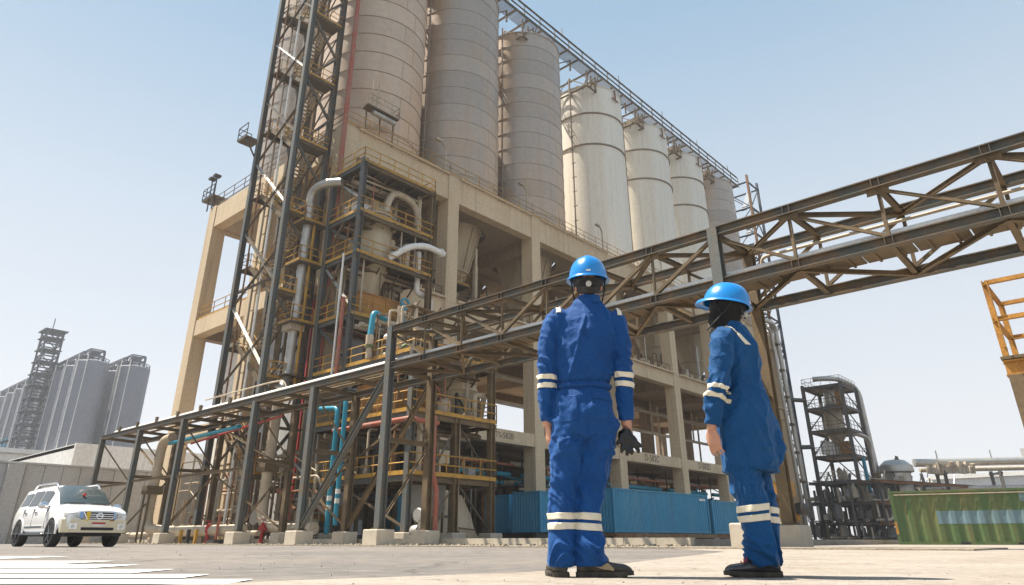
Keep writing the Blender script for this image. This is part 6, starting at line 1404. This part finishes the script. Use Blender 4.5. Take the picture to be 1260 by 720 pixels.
trousers = bm_obj('trousers', tr, 'coverall2', wom, False)
for z in (.332, .283):
    near = lambda c, n: (Vector((c.x - .0, c.y + .045, 0)).length < Vector((c.x - .094, c.y - .10, 0)).length)
    nn = Vector((-.10, 0, 1)).normalized()
    patch(tr, [((0, 0, z - .0165), nn), ((0, 0, z + .0165), -nn)], .0025, 'reflective_band', 'tape', trousers, keep=near)
    nn = Vector((.08, 0, 1)).normalized()
    patch(tr, [((.1, 0, z - .0165 - .005), nn), ((.1, 0, z + .0165 - .005), -nn)], .0025, 'reflective_band', 'tape', trousers, keep=lambda c, n: not near(c, n))
tr.free()
b_ = MB(); loft(b_, [tw(.58, .03, .02, .12, .09), tw(.75, .045, 0, .125, .10), tw(.95, .057, 0, .108, .082), tw(1.12, .055, 0, .12, .088), tw(1.25, .045, 0, .11, .07), tw(1.31, .032, 0, .07, .055)])
HH = Vector((-.88, .47, 0)).normalized(); hc = X(.012, .0, 1.452)
limb(b_, [(.03, 0, 1.28, .052), (.022, 0, 1.36, .048), (.016, 0, 1.42, .05)]); Pw = head(b_, hc, HH, R(14), .94)
limb(b_, [(-.06, -.09, 1.23, .046), (-.128, -.13, .985, .036), (-.180, -.085, .77, .027), (-.183, -.08, .735, .025)]); limb(b_, [(.115, .075, 1.23, .045), (.15, .085, .98, .036), (.175, .0, .74, .028), (.18, -.01, .70, .025)])
limb(b_, [(-.02, -.03, .62, .066), (-.012, -.04, .44, .054), (.002, -.045, .24, .044), (.008, -.05, .1, .036)]); limb(b_, [(.062, .075, .62, .066), (.086, .09, .43, .052), (.096, .10, .22, .042), (.092, .10, .1, .036)])
hand(b_, (-.184, -.078, .735), (.10, .05, -1), (.75, .45, .0), (-.75, .55, 0), .25, .92)
hand(b_, (.180, -.012, .70), (-.1, -.1, -1), (-.6, .5, 0), (-.5, -.6, 0), .5, .88)
bm_obj('body', fuse(b_, .0048, 2), 'skin', wom)
for s_ in (-1, 1):
    e_ = MB(); ball(e_, Pw(.072, s_ * .032, .006), .011, .011, .010); e_.sm = True; e_.build('eye', 'white_pipe', wom, True)
b_ = MB(); lh2 = Vector((-HH.y, HH.x, 0))
ball(b_, hc + X(0, 0, .02) - HH * .012, .105, .105, .105); 
loft(b_, [(hc - HH * .006 + X(0, 0, .03), lh2 * .086, HH * .082), (hc + HH * .012 + X(0, 0, -.03), lh2 * .082, HH * .100), (hc + HH * .022 + X(0, 0, -.075), lh2 * .074, HH * .092), (hc + HH * .014 + X(.0, 0, -.115), lh2 * .068, HH * .074), (hc + HH * .02 + X(0, 0, -.15), lh2 * .075, HH * .075)], 24)
limb(b_, [(*(hc + HH * .06 + X(0, 0, -.10)), .035), (*(hc + HH * .085 + X(0, 0, -.14)), .034), (*(hc + HH * .075 + X(0, 0, -.185)), .028)], 12)
sc_ = fuse(b_, .007, 3); crease(sc_, lambda p: .0030 * (ridge((p.x * 16, p.y * 16, p.z * 22 + p.x * 9), 41) - .5))
dead = [f_ for f_ in sc_.faces if (f_.calc_center_median() - (hc + HH * .098 + X(0, 0, .012))).length < .030]; bmesh.ops.delete(sc_, geom=dead, context='FACES')
bm_obj('headscarf', sc_, 'black_cloth', wom)
helmet(wom, hc + X(.003, 0, .030), HH, R(13), R(4), 1.0)
boot(wom, (.088, -.050, 0), (-1, .05, 0), 'boot_shiny', .28, None, 'lace', .10)
boot(wom, (.118, .055, 0), (-.55, .83, 0), 'boot', .27, None, 'lace', .10)
# ------------------------------------------------------------------ dense small pipework of the process tower and the rack bays
rq = random.Random(11)
for z0, z1, va in zip(LV[:-1], LV[1:], (27.4, 27.4, 27.4, 33.4, 33.4, 33.4)):
    n = 26 if va < 30 else 20
    for k_ in range(n):
        u = rq.uniform(U0 + .3, U1 - .4); v = rq.uniform(va, 36.2); r_ = rq.choice((.04, .06, .08, .11, .16)); m_ = rq.choice(('dust_pipe', 'dust_pipe', 'steel_brown', 'rust_red', 'vessel', 'silver', 'rust'))
        zz = z0 + rq.uniform(.3, 1.0); ty = rq.random()
        if ty < .40: P = [(u, v, z0 + .02), (u, v, z1 - .3)]
        elif ty < .70: P = bend([(u, v, z0 + .02), (u, v, zz + .8), (min(u + rq.uniform(.8, 2.4), U1 - .2), v, zz + .8), (min(u + 2.2, U1 - .2), v + .3, z0 + .3)], .25, 4)
        else: P = [(U0 + .3, v, z1 - rq.uniform(.4, .9)), (U1 - .3, v, z1 - rq.uniform(.4, .9))]
        MB().tube(P, r_, 8).build('process_pipe', m_, PT)
    for k_ in range(5):
        u = rq.uniform(U0 + .5, U1 - .8); v = rq.uniform(va + .1, 35.6); s_ = rq.uniform(.18, .4)
        if k_ % 2: MB().lathe((u, v, z0), [(.6 * s_, 0), (.6 * s_, .5 * s_), (s_, .6 * s_), (s_, 2.4 * s_), (.5 * s_, 2.9 * s_), (0, 3 * s_)], 12).build('small_vessel', rq.choice(('vessel', 'silver', 'dust_pipe')), PT)
        else: MB().box(u, u + s_ * 1.8, v, v + s_, z0 + .02, z0 + 2.2 * s_).build('junction_box', rq.choice(('wall_grey', 'steel_brown', 'dark')), PT)
    for k_ in range(4):
        uu = U0 + .6 + 1.6 * k_; member(PT, 'knee_brace', (uu, va + .05, z1 - .35), (uu + .02, va + 1.1, z1 - 1.3), .08, .08, 'steel_brown', 'L')
    for k_ in range(3):
        vv = va + .8 + 1.1 * k_; MB().tube(bend([(U0 + .05, vv, z0 + .3), (U0 + .05, vv, z1 - .6), (U0 + 1.2, vv, z1 - .5)], .2, 4), rq.choice((.035, .05, .07)), 6).build('process_pipe', rq.choice(('dust_pipe', 'steel_brown', 'rust')), PT)
    MB().box(U0 + .25, U1 - .25, va + .35, va + .75, z1 - .62, z1 - .54).build('cable_tray', 'steel_brown', PT)
PB = thing('rack_pipework', 'tangle of dusty small pipes and valves behind the rack legs at the stair tower foot', 'pipework', (21, 40, 0))
for k_ in range(70):
    u = rq.uniform(20.7, 23.2); v = rq.uniform(37.4, 50) if k_ < 50 else rq.uniform(33, 38); z = rq.uniform(.3, 5.2); r_ = rq.choice((.04, .06, .09, .13)); m_ = rq.choice(('dust_pipe', 'dust_pipe', 'steel_brown', 'vessel', 'rust', 'silver'))
    if k_ % 3 == 0: P = [(u, v, .1), (u, v, z + 1.2)]
    elif k_ % 3 == 1: P = bend([(u, v, .1), (u, v, z), (u, v - rq.uniform(.8, 3), z), (u + .3, v - 3, max(.2, z - 1))], .25, 4)
    else: P = [(u, v, z), (u, v - rq.uniform(1, 4), z)]
    MB().tube(P, r_, 8).build('small_pipe', m_, PB)
    if k_ % 4 == 0: MB().lathe((u, v, .1), [(.2, 0), (.2, .3), (.32, .4), (.32, .9), (0, 1.1)], 10).build('valve_body', rq.choice(('dust_pipe', 'steel_brown', 'red' if k_ == 8 else 'vessel')), PB)
# bundles of conduits on the rack deck and cable ladders on the bridge
for k_ in range(4):
    pipe('conduit', [(18.95 + .14 * k_, 53.4 - k_, ZT + .02 + .03 * k_), (18.95 + .14 * k_, 23.5, ZT + .02 + .03 * k_)], .05, ('steel_brown', 'dust_pipe', 'rust', 'dust_pipe')[k_], ('brown', 'pale', 'rusty', 'second pale')[k_] + ' conduit in the bundle on the far side of the rack deck', 0)
# clutter in the open bays behind the process tower and on the mid floor
for i in range(6):
    nm = ['first', 'second', 'third', 'fourth', 'fifth', 'sixth'][i]
    T_ = thing('bay_pipework', 'dusty pipework and ducts crowding the middle floor of the ' + nm + ' bay', 'pipework', (CU[i], 39, 17))
    for k_ in range(22 if i < 4 else 12):
        u = rq.uniform(CU[i] + .9, CU[i + 1] - 1); v = rq.uniform(38.6, 46); z = 17.0; r_ = rq.choice((.06, .09, .13, .2)); m_ = rq.choice(('dust_pipe', 'steel_brown', 'vessel', 'dark', 'silver'))
        h_ = rq.uniform(.8, 3.2)
        if k_ % 2: P = bend([(u, v, z), (u, v, z + h_), (min(u + 2.5, CU[i + 1] - .8), v - .2, z + h_), (min(u + 2.6, CU[i + 1] - .7), v - .3, z + .4)], .4, 4)
        else: P = [(u, v, z), (u, v, z + h_ * rq.uniform(.8, 2.4))]
        MB().tube(P, r_, 8).build('small_pipe', m_, T_)
    for k_ in range(3): x = rq.uniform(CU[i] + 1, CU[i + 1] - 2); MB().beam((x, 44, 26), (x + rq.uniform(-3, 3), 44.2, 18), .16, .16).build('brace', 'dust_pipe', T_)
    L2_ = thing('floor_pipework', 'dark pipework hanging at ground level in the ' + nm + ' bay', 'pipework', (CU[i], 40, 0))
    for k_ in range(20):
        u = rq.uniform(CU[i] + .9, CU[i + 1] - 1); v = rq.uniform(39, 46); r_ = rq.choice((.06, .1, .15, .24)); m_ = rq.choice(('dust_pipe', 'steel_brown', 'dark', 'teal', 'rust'))
        if k_ % 3: P = [(u, v, .3), (u, v, rq.uniform(3, 7))]
        else: P = [(CU[i] + .8, v, rq.uniform(2.5, 6.5)), (CU[i + 1] - .8, v, rq.uniform(2.5, 6.5))]
        MB().tube(P, r_, 8).build('small_pipe', m_, L2_)
    for k_ in range(3): x = rq.uniform(CU[i] + 1, CU[i + 1] - 3); MB().box(x, x + rq.uniform(1, 2), 41 + k_, 42.2 + k_, .24, rq.uniform(1.5, 3.5)).build('machine_casing', rq.choice(('steel_brown', 'dark', 'wall_grey')), L2_)
# bolts and splice plates on the bridge chords
for v in VN[1:-1]:
    for (u, z) in ((UN, ZU), (UN, ZL)):
        for dv in (-.09, .09): MB().box(u - .12, u - .02, v + dv - .008, v + dv + .008, z - .10, z + .10).build('stiffener_plate', 'steel', br)
    b_ = MB()
    for dv in (-.16, -.06, .06, .16): b_.tube([(UN - .035, v + dv, ZU - .24), (UN - .015, v + dv, ZU - .24)], .018, 6)
    b_.build('bolts', 'rust', br)
# grit and small stones lying on the apron and the asphalt
b_ = MB()
for k_ in range(260):
    d = rq.uniform(2.4, 9) if k_ < 170 else rq.uniform(9, 24); q = cp(rq.uniform(-.85, .85) * d, d); s_ = rq.uniform(.002, .006) * (1 if d < 9 else 2.2)
    b_.quadloop([[(q.x - s_, q.y - s_, -.004), (q.x + s_, q.y - s_ * .7, -.004), (q.x + s_ * .8, q.y + s_, -.004), (q.x - s_, q.y + s_ * .8, -.004)], [(q.x - s_ * .5, q.y - s_ * .4, s_ * .9), (q.x + s_ * .5, q.y - s_ * .5, s_), (q.x + s_ * .4, q.y + s_ * .5, s_ * .8), (q.x - s_ * .5, q.y + s_ * .4, s_ * .9)]])
o = b_.build('grit', 'slab', None); tag(o, 'scattered grit and small stones on the paving', 'grit', kind='stuff')
b_ = MB()
for k_ in range(900):
    x, y = rq.uniform(16.7, 20.3), rq.uniform(10, 55); s_ = rq.uniform(.02, .06)
    b_.quadloop([[(x - s_, y - s_, .02), (x + s_, y - s_ * .7, .02), (x + s_ * .8, y + s_, .02), (x - s_, y + s_ * .8, .02)], [(x - s_ * .5, y - s_ * .4, .035 + s_), (x + s_ * .5, y - s_ * .5, .035 + s_), (x + s_ * .4, y + s_ * .5, .035 + s_ * .8), (x - s_ * .5, y + s_ * .4, .035 + s_)]])
o = b_.build('gravel_stones', 'gravel', None); tag(o, 'loose gravel between the road and the plant kerb', 'gravel', kind='stuff')
# ------------------------------------------------------------------ dusty air
hz = MB().box(-910, 910, -910, 910, -1.2, 76)
hm = bpy.data.materials.new('haze'); hm.use_nodes = True; hm.node_tree.nodes.remove(hm.node_tree.nodes['Principled BSDF'])
pv = hm.node_tree.nodes.new('ShaderNodeVolumePrincipled'); pv.inputs['Color'].default_value = (.93, .96, 1, 1); pv.inputs['Density'].default_value = .0005; pv.inputs['Anisotropy'].default_value = .2
hm.node_tree.links.new(pv.outputs[0], hm.node_tree.nodes['Material Output'].inputs['Volume'])
M['haze'] = hm; o = hz.build('haze', 'haze', None); tag(o, 'thin dusty haze in the air', 'haze', kind='stuff')
